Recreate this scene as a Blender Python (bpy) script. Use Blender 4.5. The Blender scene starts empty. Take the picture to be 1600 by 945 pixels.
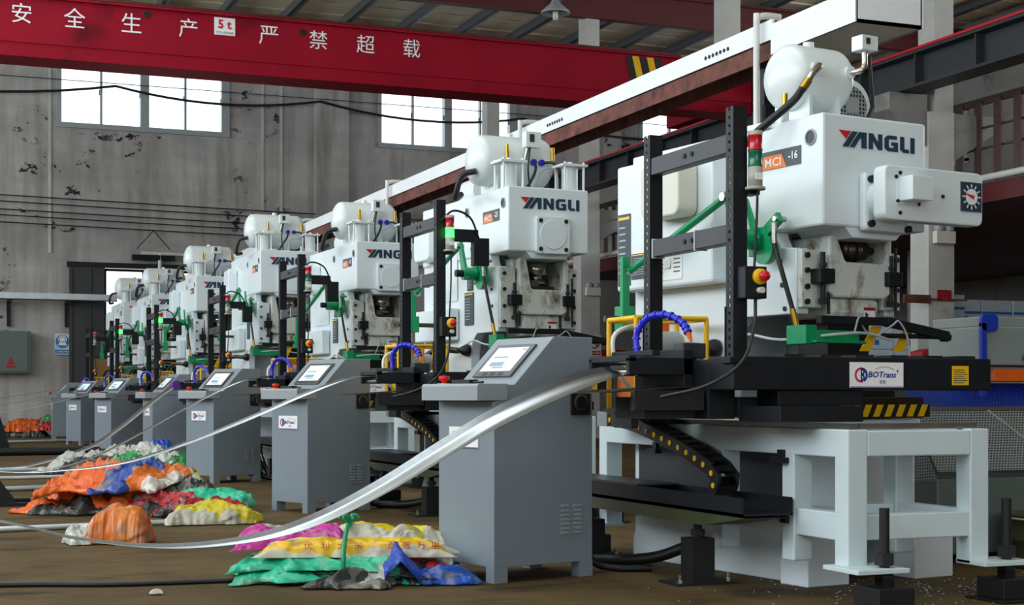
import bpy, math, random
from mathutils import Vector, Matrix, noise
R = math.radians
C = bpy.context.scene.collection
SC = bpy.context.scene

# ------------------------------------------------------------------ camera, sky, lights, exposure
cam_d = bpy.data.cameras.new('camera'); cam = bpy.data.objects.new('camera', cam_d); C.objects.link(cam)
cam.location = (0, 0, .9); cam.rotation_euler = (R(90), 0, R(-21.9))
cam_d.sensor_width = 36; cam_d.lens = 2350 / 1600 * 36; cam_d.shift_y = 147.5 / 1600
cam_d.clip_end = 300
SC.camera = cam
SC.view_settings.view_transform = 'Standard'; SC.view_settings.look = 'None'
SC.view_settings.gamma = 1; SC.view_settings.use_curve_mapping = False
SC.view_settings.exposure = 0.0
world = bpy.data.worlds.new('overcast_sky'); SC.world = world; world.use_nodes = True
bg = world.node_tree.nodes['Background']; bg.inputs[0].default_value = (.93, .97, 1, 1); bg.inputs[1].default_value = 2.2

def area(name, loc, rot, sx, sy, power, col=(.95, .98, 1)):
    l = bpy.data.lights.new(name, 'AREA'); l.shape = 'RECTANGLE'; l.size = sx; l.size_y = sy
    l.energy = power; l.color = col
    o = bpy.data.objects.new(name, l); C.objects.link(o); o.location = loc; o.rotation_euler = rot
    return o
# daylight through the long window band of the left wall, through the gate behind the camera and the roof light strip
area('window_band_daylight', (-8.6, 15, 6.2), (0, R(-86), 0), 4.4, 42, 2300, (.82, .94, 1))
area('gate_daylight', (1, -9.3, 3.6), (R(78), 0, 0), 10, 5, 90, (.82, .94, 1))
area('roof_strip_daylight', (1.5, 13, 9.3), (0, 0, 0), 1.6, 26, 560, (.82, .94, 1))

area('right_bay_fill', (23.85, 16, 6.8), (0, R(90), 0), 3.2, 18, 900, (.86, .95, 1))  # added fill light out of view, brightens the roof sheets

# ------------------------------------------------------------------ materials
def lin(h):
    if isinstance(h, tuple): return h
    h = h.lstrip('#'); v = [int(h[i:i+2], 16) / 255 for i in (0, 2, 4)]
    return tuple(x / 12.92 if x < .04045 else ((x + .055) / 1.055) ** 2.4 for x in v)
MATS = {}
def mat(name, col, rough=.5, metal=0., var=.12, scale=6., bump=0., bscale=40., spec=.5, emit=0., stain=None, stain_amt=.5, stain_scale=3., stretch=(1, 1, 1), alpha=1., coat=0.):
    m = bpy.data.materials.new(name); m.use_nodes = True; nt = m.node_tree; N = nt.nodes; L = nt.links
    b = N['Principled BSDF']; c = lin(col)
    b.inputs['Roughness'].default_value = rough; b.inputs['Metallic'].default_value = metal
    b.inputs['Specular IOR Level'].default_value = spec
    if coat: b.inputs['Coat Weight'].default_value = coat
    tc = N.new('ShaderNodeTexCoord'); mp = N.new('ShaderNodeMapping'); L.new(tc.outputs['Object'], mp.inputs[0])
    mp.inputs['Scale'].default_value = stretch
    nz = N.new('ShaderNodeTexNoise'); nz.inputs['Scale'].default_value = scale; nz.inputs['Detail'].default_value = 5
    L.new(mp.outputs[0], nz.inputs[0])
    rp = N.new('ShaderNodeValToRGB'); rp.color_ramp.elements[0].position = .3; rp.color_ramp.elements[1].position = .7
    rp.color_ramp.elements[0].color = tuple(x * (1 - var) for x in c) + (1,)
    rp.color_ramp.elements[1].color = tuple(min(1, x * (1 + var)) for x in c) + (1,)
    L.new(nz.outputs[0], rp.inputs[0]); out = rp.outputs[0]
    if stain:
        n2 = N.new('ShaderNodeTexNoise'); n2.inputs['Scale'].default_value = stain_scale; n2.inputs['Detail'].default_value = 7
        n2.inputs['Roughness'].default_value = .65
        L.new(mp.outputs[0], n2.inputs[0])
        r2 = N.new('ShaderNodeValToRGB'); r2.color_ramp.elements[0].position = 1 - stain_amt; r2.color_ramp.elements[1].position = min(1, 1 - stain_amt + .16)
        L.new(n2.outputs[0], r2.inputs[0])
        mx = N.new('ShaderNodeMix'); mx.data_type = 'RGBA'; L.new(r2.outputs[0], mx.inputs[0]); L.new(out, mx.inputs[6])
        mx.inputs[7].default_value = lin(stain) + (1,); out = mx.outputs[2]
    L.new(out, b.inputs['Base Color'])
    if bump:
        n3 = N.new('ShaderNodeTexNoise'); n3.inputs['Scale'].default_value = bscale; n3.inputs['Detail'].default_value = 4
        L.new(mp.outputs[0], n3.inputs[0]); bp = N.new('ShaderNodeBump'); bp.inputs['Strength'].default_value = bump; bp.inputs['Distance'].default_value = .02
        L.new(n3.outputs[0], bp.inputs['Height']); L.new(bp.outputs[0], b.inputs['Normal'])
    if emit:
        b.inputs['Emission Color'].default_value = c + (1,); b.inputs['Emission Strength'].default_value = emit
    if alpha < 1: b.inputs['Alpha'].default_value = alpha
    MATS[name] = m; return m
M = MATS
mat('press_white', '#e2ebef', .32, var=.03, scale=2.5, stain='#b9b8b0', stain_amt=.34, stain_scale=1.6, spec=.5)
mat('press_oily', '#d6dad4', .35, var=.06, scale=5, stain='#6f6048', stain_amt=.50, stain_scale=5, stretch=(1.4, 1.4, .8))
mat('tank_white', '#dfe6e6', .28, var=.02)
mat('table_paint', '#cfdde2', .4, var=.04, scale=3, stain='#9c9a90', stain_amt=.30, stain_scale=4)
mat('black_metal', '#13161b', .45, var=.15, spec=.3)
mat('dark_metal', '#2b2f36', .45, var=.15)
mat('grime_black', '#0d0d0e', .6, var=.3)
mat('cabinet_grey', '#828c95', .38, var=.04, scale=3)
mat('cabinet_light', '#989ea3', .38, var=.03, scale=3)
mat('green_paint', '#00905a', .35, var=.12)
mat('yellow_paint', '#f0bc0c', .4, var=.08)
mat('orange_paint', '#e8650c', .45, var=.1)
mat('red_plastic', '#d0101c', .3, var=.05)
mat('badge_orange', '#ee7a12', .45, var=.02)
mat('badge_grey', '#3a4652', .45, var=.03)
mat('logo_navy', '#1f3850', .45, var=.05)
mat('logo_red', '#cf1a2e', .45, var=.03)
mat('white_print', '#f2f2f2', .5, var=.02)
mat('purple_print', '#5a1e86', .5, var=.02)
mat('blue_print', '#1e2f8c', .5, var=.02)
mat('pink_print', '#c81e4a', .5, var=.02)
mat('steel', '#b9b6ac', .25, metal=1, var=.1)
mat('dark_steel', '#4b463f', .38, metal=.9, var=.25, scale=12)
mat('brass', '#b89238', .3, metal=1, var=.1)
mat('strip_steel', '#aeb2b5', .27, metal=1, var=.06, scale=3, bump=.012, bscale=2)
mat('galvanised', '#d4dadd', .35, metal=.6, var=.08, scale=4)
mat('trough_white', '#eef1f2', .3, var=.04, scale=4)
mat('rusty_steel', '#6b3a30', .75, var=.35, scale=9, stain='#3a1d17', stain_amt=.5, stain_scale=6)
mat('rubber', '#141518', .5, var=.2)
mat('blue_hose', '#2a2fd0', .35, var=.1)
mat('clear_hose', '#cdd2d2', .25, var=.1, alpha=.7)
mat('pvc_white', '#d8d9d4', .4, var=.05)
mat('plastic_milky', '#ddd9cb', .4, var=.06, scale=3)
mat('glass_screen', '#d5e6f2', .25, var=.05, scale=3, emit=.42)
mat('screen_line', '#8b9cab', .4, var=.05, emit=.12)
mat('screen_bezel', '#4a4846', .3, var=.05)
mat('lens_red', '#c01222', .2, var=.05, spec=.6)
mat('lens_green', '#00694a', .2, var=.05, spec=.6)
mat('lens_green_lit', '#30ff48', .2, var=.0, emit=6)
mat('lamp_body', '#a7a89c', .4, var=.05)
mat('placard_dark', '#31404a', .5, var=.12, scale=30)
mat('hazard_black', '#15140f', .5, var=.2)
mat('crane_red', '#980e26', .6, spec=.15, var=.1, scale=1.5, stain='#5a0a17', stain_amt=.42, stain_scale=.7)
mat('steel_red', '#5a1a18', .6, var=.15)
mat('roof_cream', '#efe6ca', .7, var=.06, scale=.6)
mat('purlin_grey', '#5c6064', .5, var=.1)
mat('concrete', '#8d8c88', .85, var=.14, scale=1.6, bump=.25, bscale=7, stain='#5e5c58', stain_amt=.42, stain_scale=1.1)
mat('concrete_white', '#c4c3be', .85, var=.1, scale=2, bump=.15, bscale=8, stain='#7d7a74', stain_amt=.38, stain_scale=1.5)
mat('frame_grey', '#a4aaad', .5, var=.05)
mat('runway_grey', '#33363a', .55, var=.15)
mat('brown_slat', '#4a3430', .6, var=.25, scale=8)
mat('cardboard', '#8a6a3a', .8, var=.12)
mat('carton_white', '#c9d2dc', .7, var=.06)
mat('carton_tape', '#8a98a8', .6, var=.05)
mat('box_green_grey', '#5f6c66', .45, var=.06)
mat('sign_blue', '#1e78bd', .4, var=.03)
mat('sign_white', '#cfd6d8', .4, var=.03)
mat('sign_red', '#a5191d', .5, var=.08)
mat('machine_grey', '#8b9492', .45, var=.06)
mat('machine_blue', '#1338b4', .4, var=.1)
mat('olive_paint', '#3c4224', .5, var=.2)
mat('door_dark', '#3b3d3e', .6, var=.15, scale=2)

def mat_wall():
    m = bpy.data.materials.new('plaster_wall'); m.use_nodes = True; nt = m.node_tree; N = nt.nodes; L = nt.links
    b = N['Principled BSDF']; b.inputs['Roughness'].default_value = .9
    tc = N.new('ShaderNodeTexCoord')
    def nz(scale, det, sc=(1, 1, 1), rough=.6):
        mp = N.new('ShaderNodeMapping'); mp.inputs['Scale'].default_value = sc; L.new(tc.outputs['Object'], mp.inputs[0])
        n = N.new('ShaderNodeTexNoise'); n.inputs['Scale'].default_value = scale; n.inputs['Detail'].default_value = det; n.inputs['Roughness'].default_value = rough
        L.new(mp.outputs[0], n.inputs[0]); return n.outputs[0]
    def ramp(src, p0, p1, c0, c1):
        r = N.new('ShaderNodeValToRGB'); e = r.color_ramp.elements; e[0].position = p0; e[1].position = p1; e[0].color = c0; e[1].color = c1
        L.new(src, r.inputs[0]); return r.outputs[0]
    base = ramp(nz(.5, 6, (1, 1, 2.2)), .3, .7, lin('#a09d9b') + (1,), lin('#c9c5c2') + (1,))
    streak = ramp(nz(1.2, 5, (2.2, 1, .25)), .45, .75, (0, 0, 0, 1), (1, 1, 1, 1))
    mx = N.new('ShaderNodeMix'); mx.data_type = 'RGBA'; L.new(streak, mx.inputs[0]); L.new(base, mx.inputs[6]); mx.inputs[7].default_value = lin('#8e8883') + (1,)
    spots = ramp(nz(3.2, 6, (.8, 1, 1.3), .7), .585, .60, (0, 0, 0, 1), (1, 1, 1, 1))
    zone = ramp(nz(.33, 2, (1, 1, 1), .4), .57, .62, (0, 0, 0, 1), (1, 1, 1, 1))
    for (cx, cz, r0, r1) in ((3.3, 5.75, .95, 1.15), (7.95, 8.0, .6, .9), (5.2, 7.0, .5, .75), (2.7, 7.3, .35, .5)):
        vd = N.new('ShaderNodeVectorMath'); vd.operation = 'DISTANCE'; L.new(tc.outputs['Object'], vd.inputs[0]); vd.inputs[1].default_value = (cx, 37, cz)
        zr = ramp(vd.outputs['Value'], r0, r1, (1, 1, 1, 1), (0, 0, 0, 1))
        mxm = N.new('ShaderNodeMath'); mxm.operation = 'MAXIMUM'; L.new(zone, mxm.inputs[0]); L.new(zr, mxm.inputs[1]); zone = mxm.outputs[0]
    mu = N.new('ShaderNodeMath'); mu.operation = 'MULTIPLY'; L.new(spots, mu.inputs[0]); L.new(zone, mu.inputs[1])
    m2 = N.new('ShaderNodeMix'); m2.data_type = 'RGBA'; L.new(mu.outputs[0], m2.inputs[0]); L.new(mx.outputs[2], m2.inputs[6]); m2.inputs[7].default_value = lin('#23262a') + (1,)
    L.new(m2.outputs[2], b.inputs['Base Color'])
    bp = N.new('ShaderNodeBump'); bp.inputs['Strength'].default_value = .35; bp.inputs['Distance'].default_value = .06
    L.new(nz(2.2, 5), bp.inputs['Height']); L.new(bp.outputs[0], b.inputs['Normal'])
    M['plaster_wall'] = m
mat_wall()

def mat_floor():
    m = bpy.data.materials.new('dirty_floor'); m.use_nodes = True; nt = m.node_tree; N = nt.nodes; L = nt.links
    b = N['Principled BSDF']; b.inputs['Specular IOR Level'].default_value = .18
    tc = N.new('ShaderNodeTexCoord')
    def nz(scale, det, sc=(1, 1, 1), rough=.6):
        mp = N.new('ShaderNodeMapping'); mp.inputs['Scale'].default_value = sc; L.new(tc.outputs['Object'], mp.inputs[0])
        n = N.new('ShaderNodeTexNoise'); n.inputs['Scale'].default_value = scale; n.inputs['Detail'].default_value = det; n.inputs['Roughness'].default_value = rough
        L.new(mp.outputs[0], n.inputs[0]); return n.outputs[0]
    r = N.new('ShaderNodeValToRGB'); e = r.color_ramp.elements; e[0].position = .3; e[1].position = .72
    e[0].color = lin('#46371f') + (1,); e[1].color = lin('#6c5837') + (1,)
    L.new(nz(1.1, 9, (1, 1, 1), .68), r.inputs[0])
    r2 = N.new('ShaderNodeValToRGB'); e = r2.color_ramp.elements; e[0].position = .52; e[1].position = .66
    L.new(nz(.9, 8, (1, 2.4, 1), .7), r2.inputs[0])
    mx = N.new('ShaderNodeMix'); mx.data_type = 'RGBA'; L.new(r2.outputs[0], mx.inputs[0]); L.new(r.outputs[0], mx.inputs[6]); mx.inputs[7].default_value = lin('#33291a') + (1,)
    L.new(mx.outputs[2], b.inputs['Base Color'])
    r3 = N.new('ShaderNodeValToRGB'); e = r3.color_ramp.elements; e[0].color = (.6, .6, .6, 1); e[1].color = (.9, .9, .9, 1)
    L.new(nz(1.6, 5), r3.inputs[0]); L.new(r3.outputs[0], b.inputs['Roughness'])
    bp = N.new('ShaderNodeBump'); bp.inputs['Strength'].default_value = .25; bp.inputs['Distance'].default_value = .02
    L.new(nz(9, 7), bp.inputs['Height']); L.new(bp.outputs[0], b.inputs['Normal'])
    M['dirty_floor'] = m
mat_floor()

def mat_pane():
    m = bpy.data.materials.new('window_glass'); m.use_nodes = True; nt = m.node_tree; N = nt.nodes; L = nt.links
    N.remove(N['Principled BSDF']); o = N['Material Output']
    t = N.new('ShaderNodeBsdfTransparent'); t.inputs[0].default_value = (.95, .97, .98, 1)
    g = N.new('ShaderNodeBsdfGlossy'); g.inputs['Roughness'].default_value = .1
    mx = N.new('ShaderNodeMixShader'); mx.inputs[0].default_value = .06
    L.new(t.outputs[0], mx.inputs[1]); L.new(g.outputs[0], mx.inputs[2]); L.new(mx.outputs[0], o.inputs[0])
    M['window_glass'] = m
mat_pane()

def mat_perf(name, col):
    # sheet metal with a staggered grid of punched round holes (see-through)
    m = bpy.data.materials.new(name); m.use_nodes = True; nt = m.node_tree; N = nt.nodes; L = nt.links
    b = N['Principled BSDF']; b.inputs['Base Color'].default_value = lin(col) + (1,); b.inputs['Metallic'].default_value = .4; b.inputs['Roughness'].default_value = .35
    tc = N.new('ShaderNodeTexCoord'); sp = N.new('ShaderNodeSeparateXYZ'); L.new(tc.outputs['UV'], sp.inputs[0])
    def ma(op, a, bb=None):
        n = N.new('ShaderNodeMath'); n.operation = op
        for i, v in enumerate((a, bb)):
            if v is None: continue
            if isinstance(v, (int, float)): n.inputs[i].default_value = v
            else: L.new(v, n.inputs[i])
        return n.outputs[0]
    v = ma('MULTIPLY', sp.outputs[1], 1.155)
    row = ma('FLOOR', v); odd = ma('MULTIPLY', ma('MODULO', row, 2), .5)
    fx = ma('SUBTRACT', ma('FRACT', ma('ADD', sp.outputs[0], odd)), .5); fy = ma('MULTIPLY', ma('SUBTRACT', ma('FRACT', v), .5), .866)
    d = ma('SQRT', ma('ADD', ma('MULTIPLY', fx, fx), ma('MULTIPLY', fy, fy)))
    L.new(ma('GREATER_THAN', d, .33), b.inputs['Alpha'])
    M[name] = m
mat_perf('perforated_blue', '#1b45c8'); mat_perf('perforated_grey', '#9aa1a4')

def mat_sack(name, cols, axis=0, wob=.12, scale=2.5, lo=-.5, hi=.5):
    # printed woven sack: colour fields across one axis of the sack
    m = bpy.data.materials.new(name); m.use_nodes = True; nt = m.node_tree; N = nt.nodes; L = nt.links
    b = N['Principled BSDF']; b.inputs['Roughness'].default_value = .38; b.inputs['Coat Weight'].default_value = .15
    tc = N.new('ShaderNodeTexCoord'); sp = N.new('ShaderNodeSeparateXYZ'); L.new(tc.outputs['Object'], sp.inputs[0])
    nz = N.new('ShaderNodeTexNoise'); nz.inputs['Scale'].default_value = scale; L.new(tc.outputs['Object'], nz.inputs[0])
    mr = N.new('ShaderNodeMapRange'); mr.inputs[1].default_value = lo; mr.inputs[2].default_value = hi; L.new(sp.outputs[axis], mr.inputs[0])
    mu = N.new('ShaderNodeMath'); mu.operation = 'MULTIPLY_ADD'; L.new(nz.outputs[0], mu.inputs[0]); mu.inputs[1].default_value = wob; mu.inputs[2].default_value = -wob / 2
    ad = N.new('ShaderNodeMath'); ad.operation = 'ADD'; L.new(mr.outputs[0], ad.inputs[0]); L.new(mu.outputs[0], ad.inputs[1])
    rp = N.new('ShaderNodeValToRGB'); cr = rp.color_ramp; cr.interpolation = 'CONSTANT'
    while len(cr.elements) < len(cols): cr.elements.new(.5)
    for k, (p, c) in enumerate(cols): cr.elements[k].position = p; cr.elements[k].color = lin(c) + (1,)
    L.new(ad.outputs[0], rp.inputs[0])
    n2 = N.new('ShaderNodeTexNoise'); n2.inputs['Scale'].default_value = 9; n2.inputs['Detail'].default_value = 5; L.new(tc.outputs['Object'], n2.inputs[0])
    r2 = N.new('ShaderNodeValToRGB'); r2.color_ramp.elements[0].position = .55; r2.color_ramp.elements[1].position = .75; L.new(n2.outputs[0], r2.inputs[0])
    mx = N.new('ShaderNodeMix'); mx.data_type = 'RGBA'; L.new(r2.outputs[0], mx.inputs[0]); L.new(rp.outputs[0], mx.inputs[6]); mx.inputs[7].default_value = lin('#8d8778') + (1,)
    L.new(mx.outputs[2], b.inputs['Base Color'])
    n4 = N.new('ShaderNodeTexNoise'); n4.noise_type = 'RIDGED_MULTIFRACTAL'; n4.inputs['Scale'].default_value = 7; n4.inputs['Detail'].default_value = 5; n4.inputs['Distortion'].default_value = .8
    L.new(tc.outputs['Object'], n4.inputs[0]); bp = N.new('ShaderNodeBump'); bp.inputs['Strength'].default_value = 1.0; bp.inputs['Distance'].default_value = .05
    L.new(n4.outputs[0], bp.inputs['Height']); L.new(bp.outputs[0], b.inputs['Normal'])
    M[name] = m; return m

# ------------------------------------------------------------------ mesh helpers
class G:
    def __init__(s): s.v = []; s.f = []; s.sm = []
    def add(s, vs, fs, smooth=False):
        o = len(s.v); s.v += [tuple(p) for p in vs]; s.f += [[i + o for i in f] for f in fs]; s.sm += [smooth] * len(fs); return s
    def box(s, x0, x1, y0, y1, z0, z1):
        return s.add([(x0,y0,z0),(x1,y0,z0),(x1,y1,z0),(x0,y1,z0),(x0,y0,z1),(x1,y0,z1),(x1,y1,z1),(x0,y1,z1)],
                     [(0,3,2,1),(4,5,6,7),(0,1,5,4),(1,2,6,5),(2,3,7,6),(3,0,4,7)])
    def bar(s, a, b, w, h, up=(0,0,1)):
        # rectangular bar from a to b
        a = Vector(a); b = Vector(b); d = (b - a).normalized(); u = Vector(up)
        if abs(d.dot(u)) > .98: u = Vector((0,1,0))
        sd = d.cross(u).normalized(); u = sd.cross(d).normalized()
        vs = [p + sd * i * w/2 + u * j * h/2 for p in (a, b) for i, j in ((-1,-1),(1,-1),(1,1),(-1,1))]
        return s.add(vs, [(3,2,1,0),(4,5,6,7),(0,1,5,4),(1,2,6,5),(2,3,7,6),(3,0,4,7)])
    def cyl(s, a, b, r, n=16, r2=None, caps=True):
        a = Vector(a); b = Vector(b); d = (b - a).normalized(); r2 = r if r2 is None else r2
        u = d.orthogonal().normalized(); w = d.cross(u)
        vs = []
        for p, q in ((a, r), (b, r2)):
            for k in range(n):
                t = 2*math.pi*k/n; vs.append(p + (u*math.cos(t) + w*math.sin(t)) * q)
        s.add(vs, [(k, (k+1) % n, n + (k+1) % n, n + k) for k in range(n)], True)
        if caps: s.add(vs, [tuple(range(n-1, -1, -1)), tuple(range(n, 2*n))])
        return s
    def tube(s, pts, r, n=8, caps=True):
        P = [Vector(p) for p in pts]; m = len(P); rings = []; u = None
        for i, p in enumerate(P):
            d = (P[min(i+1, m-1)] - P[max(i-1, 0)]).normalized()
            u = d.orthogonal().normalized() if u is None else (u - d * u.dot(d)).normalized()
            w = d.cross(u); rr = r[i] if isinstance(r, (list, tuple)) else r
            rings += [p + (u*math.cos(2*math.pi*k/n) + w*math.sin(2*math.pi*k/n)) * rr for k in range(n)]
        fs = [(i*n+k, i*n+(k+1) % n, (i+1)*n+(k+1) % n, (i+1)*n+k) for i in range(m-1) for k in range(n)]
        s.add(rings, fs, True)
        if caps: s.add(rings[:n] + rings[-n:], [tuple(range(n-1, -1, -1)), tuple(range(n, 2*n))])
        return s
    def prism(s, poly, axis, t0, t1):
        # polygon in the two other axes (in xyz order) extruded along axis
        def P(a, b, t): return {'x': (t, a, b), 'y': (a, t, b), 'z': (a, b, t)}[axis]
        n = len(poly); ar = sum(poly[i][0]*poly[(i+1) % n][1] - poly[(i+1) % n][0]*poly[i][1] for i in range(n))
        if ar < 0: poly = poly[::-1]
        vs = [P(a, b, t0) for a, b in poly] + [P(a, b, t1) for a, b in poly]
        fl = axis == 'y'
        fs = [tuple(range(n)) if fl else tuple(range(n-1, -1, -1)), tuple(range(2*n-1, n-1, -1)) if fl else tuple(range(n, 2*n))]
        for i in range(n):
            q = (i, (i+1) % n, n + (i+1) % n, n + i); fs.append(q[::-1] if fl else q)
        return s.add(vs, fs)
    def lathe(s, prof, origin, axis='z', n=24):
        # prof: (radius, height) pairs
        o = Vector(origin); A = {'x': (Vector((0,1,0)), Vector((0,0,1)), Vector((1,0,0))), 'y': (Vector((0,0,1)), Vector((1,0,0)), Vector((0,1,0))), 'z': (Vector((1,0,0)), Vector((0,1,0)), Vector((0,0,1)))}[axis]
        vs = [o + (A[0]*math.cos(2*math.pi*k/n) + A[1]*math.sin(2*math.pi*k/n))*r + A[2]*h for r, h in prof for k in range(n)]
        fs = [(i*n+k, i*n+(k+1) % n, (i+1)*n+(k+1) % n, (i+1)*n+k) for i in range(len(prof)-1) for k in range(n)]
        return s.add(vs, fs, True)
    def capsule(s, a, b, r, dome=.5, n=28):
        # tank with elliptical domes, along x
        L = b[0] - a[0]; dl = r * dome; pr = []
        for k in range(9): t = math.pi/2*k/8; pr.append((max(.001, r*math.sin(t)), dl*(1-math.cos(t))))
        for k in range(9): t = math.pi/2*k/8; pr.append((max(.001, r*math.cos(t)), L - dl + dl*math.sin(t)))
        return s.lathe(pr, a, 'x', n)
    def hexnut(s, c, axis, r, h):
        c = Vector(c); d = {'x': Vector((1,0,0)), 'y': Vector((0,1,0)), 'z': Vector((0,0,1))}[axis]
        u = d.orthogonal().normalized(); w = d.cross(u)
        vs = [c + d*t + (u*math.cos(k*math.pi/3) + w*math.sin(k*math.pi/3))*r for t in (0, h) for k in range(6)]
        return s.add(vs, [(5,4,3,2,1,0), (6,7,8,9,10,11)] + [(k, (k+1) % 6, 6+(k+1) % 6, 6+k) for k in range(6)])
    def mesh(s, name):
        me = bpy.data.meshes.new(name); me.from_pydata(s.v, [], s.f); me.polygons.foreach_set('use_smooth', s.sm); me.update(); return me
    def obj(s, name, m, parent=None, bevel=0, seg=2):
        return mk(name, s.mesh(name), m, parent, bevel, seg)
def mk(name, me, m, parent=None, bevel=0, seg=2):
    o = bpy.data.objects.new(name, me); C.objects.link(o)
    if len(me.materials) == 0: me.materials.append(M[m])
    if parent: o.parent = parent
    if bevel:
        b = o.modifiers.new('bevel', 'BEVEL'); b.width = bevel; b.segments = seg; b.limit_method = 'ANGLE'; b.angle_limit = R(40)
    return o
def tag(o, label, cat=None, group=None, kind=None):
    o['label'] = label
    if cat: o['category'] = cat
    if group: o['group'] = group
    if kind: o['kind'] = kind
    return o
def thing(name, label, cat, loc=(0,0,0), rz=0, group=None):
    o = bpy.data.objects.new(name, None); C.objects.link(o); o.empty_display_size = .1
    o.location = loc; o.rotation_euler = (0, 0, R(rz)); return tag(o, label, cat, group)
def struct(o, label=None):
    o['kind'] = 'structure'
    if label: o['label'] = label
    return o
def smooth_path(pts, n=6):
    P = [Vector(p) for p in pts]; P = [2*P[0]-P[1]] + P + [2*P[-1]-P[-2]]; out = []
    for i in range(1, len(P)-2):
        a, b, c, d = P[i-1:i+3]
        for k in range(n):
            t = k/n; out.append(.5*((2*b) + (c-a)*t + (2*a-5*b+4*c-d)*t*t + (3*b-3*c+d-a)*t*t*t))
    out.append(P[-2]); return out
TXT = {}
def text_mesh(body, bold=0., ext=.004):
    k = (body, bold)
    if k not in TXT:
        cu = bpy.data.curves.new('lettering', 'FONT'); cu.body = body; cu.offset = bold; cu.extrude = ext; cu.resolution_u = 2
        o = bpy.data.objects.new('lettering', cu); C.objects.link(o); bpy.context.view_layer.update()
        me = bpy.data.meshes.new_from_object(o.evaluated_get(bpy.context.evaluated_depsgraph_get()))
        bpy.data.objects.remove(o); bpy.data.curves.remove(cu)
        xs = [v.co.x for v in me.vertices]; ys = [v.co.y for v in me.vertices]
        cx = (min(xs)+max(xs))/2; cy = (min(ys)+max(ys))/2
        for v in me.vertices: v.co.x -= cx; v.co.y -= cy
        me.materials.clear(); TXT[k] = (me, max(xs)-min(xs), max(ys)-min(ys))
    return TXT[k]
ROT = {'-y': (R(90), 0, 0), '-x': (R(90), 0, R(-90))}
def lettering(body, m, parent, loc, width=None, height=None, face='-y', bold=0., rot=None, name='lettering', shear=0):
    me, w, h = text_mesh(body, bold)
    me2 = me.copy(); me2.materials.clear(); me2.materials.append(M[m])
    if shear:
        for v in me2.vertices: v.co.x += v.co.y * shear
    o = bpy.data.objects.new(name, me2); C.objects.link(o); o.parent = parent; o.location = loc; o.rotation_euler = rot or ROT[face]
    sx = width / w if width else height / h; sy = height / h if height else sx
    o.scale = (sx, sy, .3 * min(sx, sy)); return o
def flat(poly, parent, m, loc, face='-y', t=.002, name='print', rot=None):
    # thin printed shape, polygon in the plane of the face
    o = G().prism(poly, 'z', -t/2, t/2).obj(name, m, parent); o.location = loc; o.rotation_euler = rot or ROT[face]; return o
def rect(w, h): return [(-w/2, -h/2), (w/2, -h/2), (w/2, h/2), (-w/2, h/2)]
def disc(r, n=20): return [(r*math.cos(2*math.pi*k/n), r*math.sin(2*math.pi*k/n)) for k in range(n)]
def arc_band(r0, r1, a0, a1, n=12):
    A = [R(a0 + (a1-a0)*k/n) for k in range(n+1)]
    return [(r1*math.cos(t), r1*math.sin(t)) for t in A] + [(r0*math.cos(t), r0*math.sin(t)) for t in A[::-1]]

def company_sign(parent, loc, w, face='-y', detail=2, name='name_plate', rot=None):
    # white plate with emblem, italic name, small second line and purple base line; plate origin is the parent of its print
    h = w * .4
    p = flat(rect(w, h), parent, 'white_print', loc, face, t=.006, name=name, rot=rot)
    z = .005
    def pr(poly, m, x, y, nm): 
        o = G().prism([(a+x, b+y) for a, b in poly], 'z', z-.002, z).obj(nm, m, p); return o
    pr(rect(w*.995, h*.035), 'purple_print', 0, -h*.47, 'base_line')
    ex = -w*.3; e = h*.3
    pr(arc_band(e*.72, e, 80, 290), 'pink_print', ex, 0, 'emblem_arc')
    pr(arc_band(e*.72, e, -60, 75), 'blue_print', ex, 0, 'emblem_arc')
    if detail > 1:
        pr([(-e*.05, -e*.9), (e*.15, -e*.9), (e*.15, e*.9), (-e*.05, e*.9)], 'blue_print', ex, 0, 'emblem_stroke')
        pr(arc_band(e*.25, e*.45, -100, 100), 'blue_print', ex+e*.1, e*.4, 'emblem_stroke')
        pr(arc_band(e*.25, e*.45, -100, 100), 'blue_print', ex+e*.1, -e*.3, 'emblem_stroke')
        pr([(a*.9, b*.35) for a, b in arc_band(w*.2, w*.215, 25, 150)], 'pink_print', w*.14, h*.14, 'swoosh')
        pr([(0,.5),(.12,.12),(.5,0),(.12,-.12),(0,-.5),(-.12,-.12),(-.5,0),(-.12,.12)] and [(a*h*.16, b*h*.16) for a, b in [(0,.5),(.12,.12),(.5,0),(.12,-.12),(0,-.5),(-.12,-.12),(-.5,0),(-.12,.12)]], 'pink_print', w*.385, h*.16, 'star')
        lettering('宝程', 'blue_print', p, (w*.1, -h*.27, z), height=h*.15, rot=(0,0,0), bold=0)
    lettering('BOTrans', 'blue_print', p, (w*.1, h*.02, z), width=w*.52, height=h*.24, rot=(0,0,0), bold=.02, shear=.2)
    return p

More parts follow.
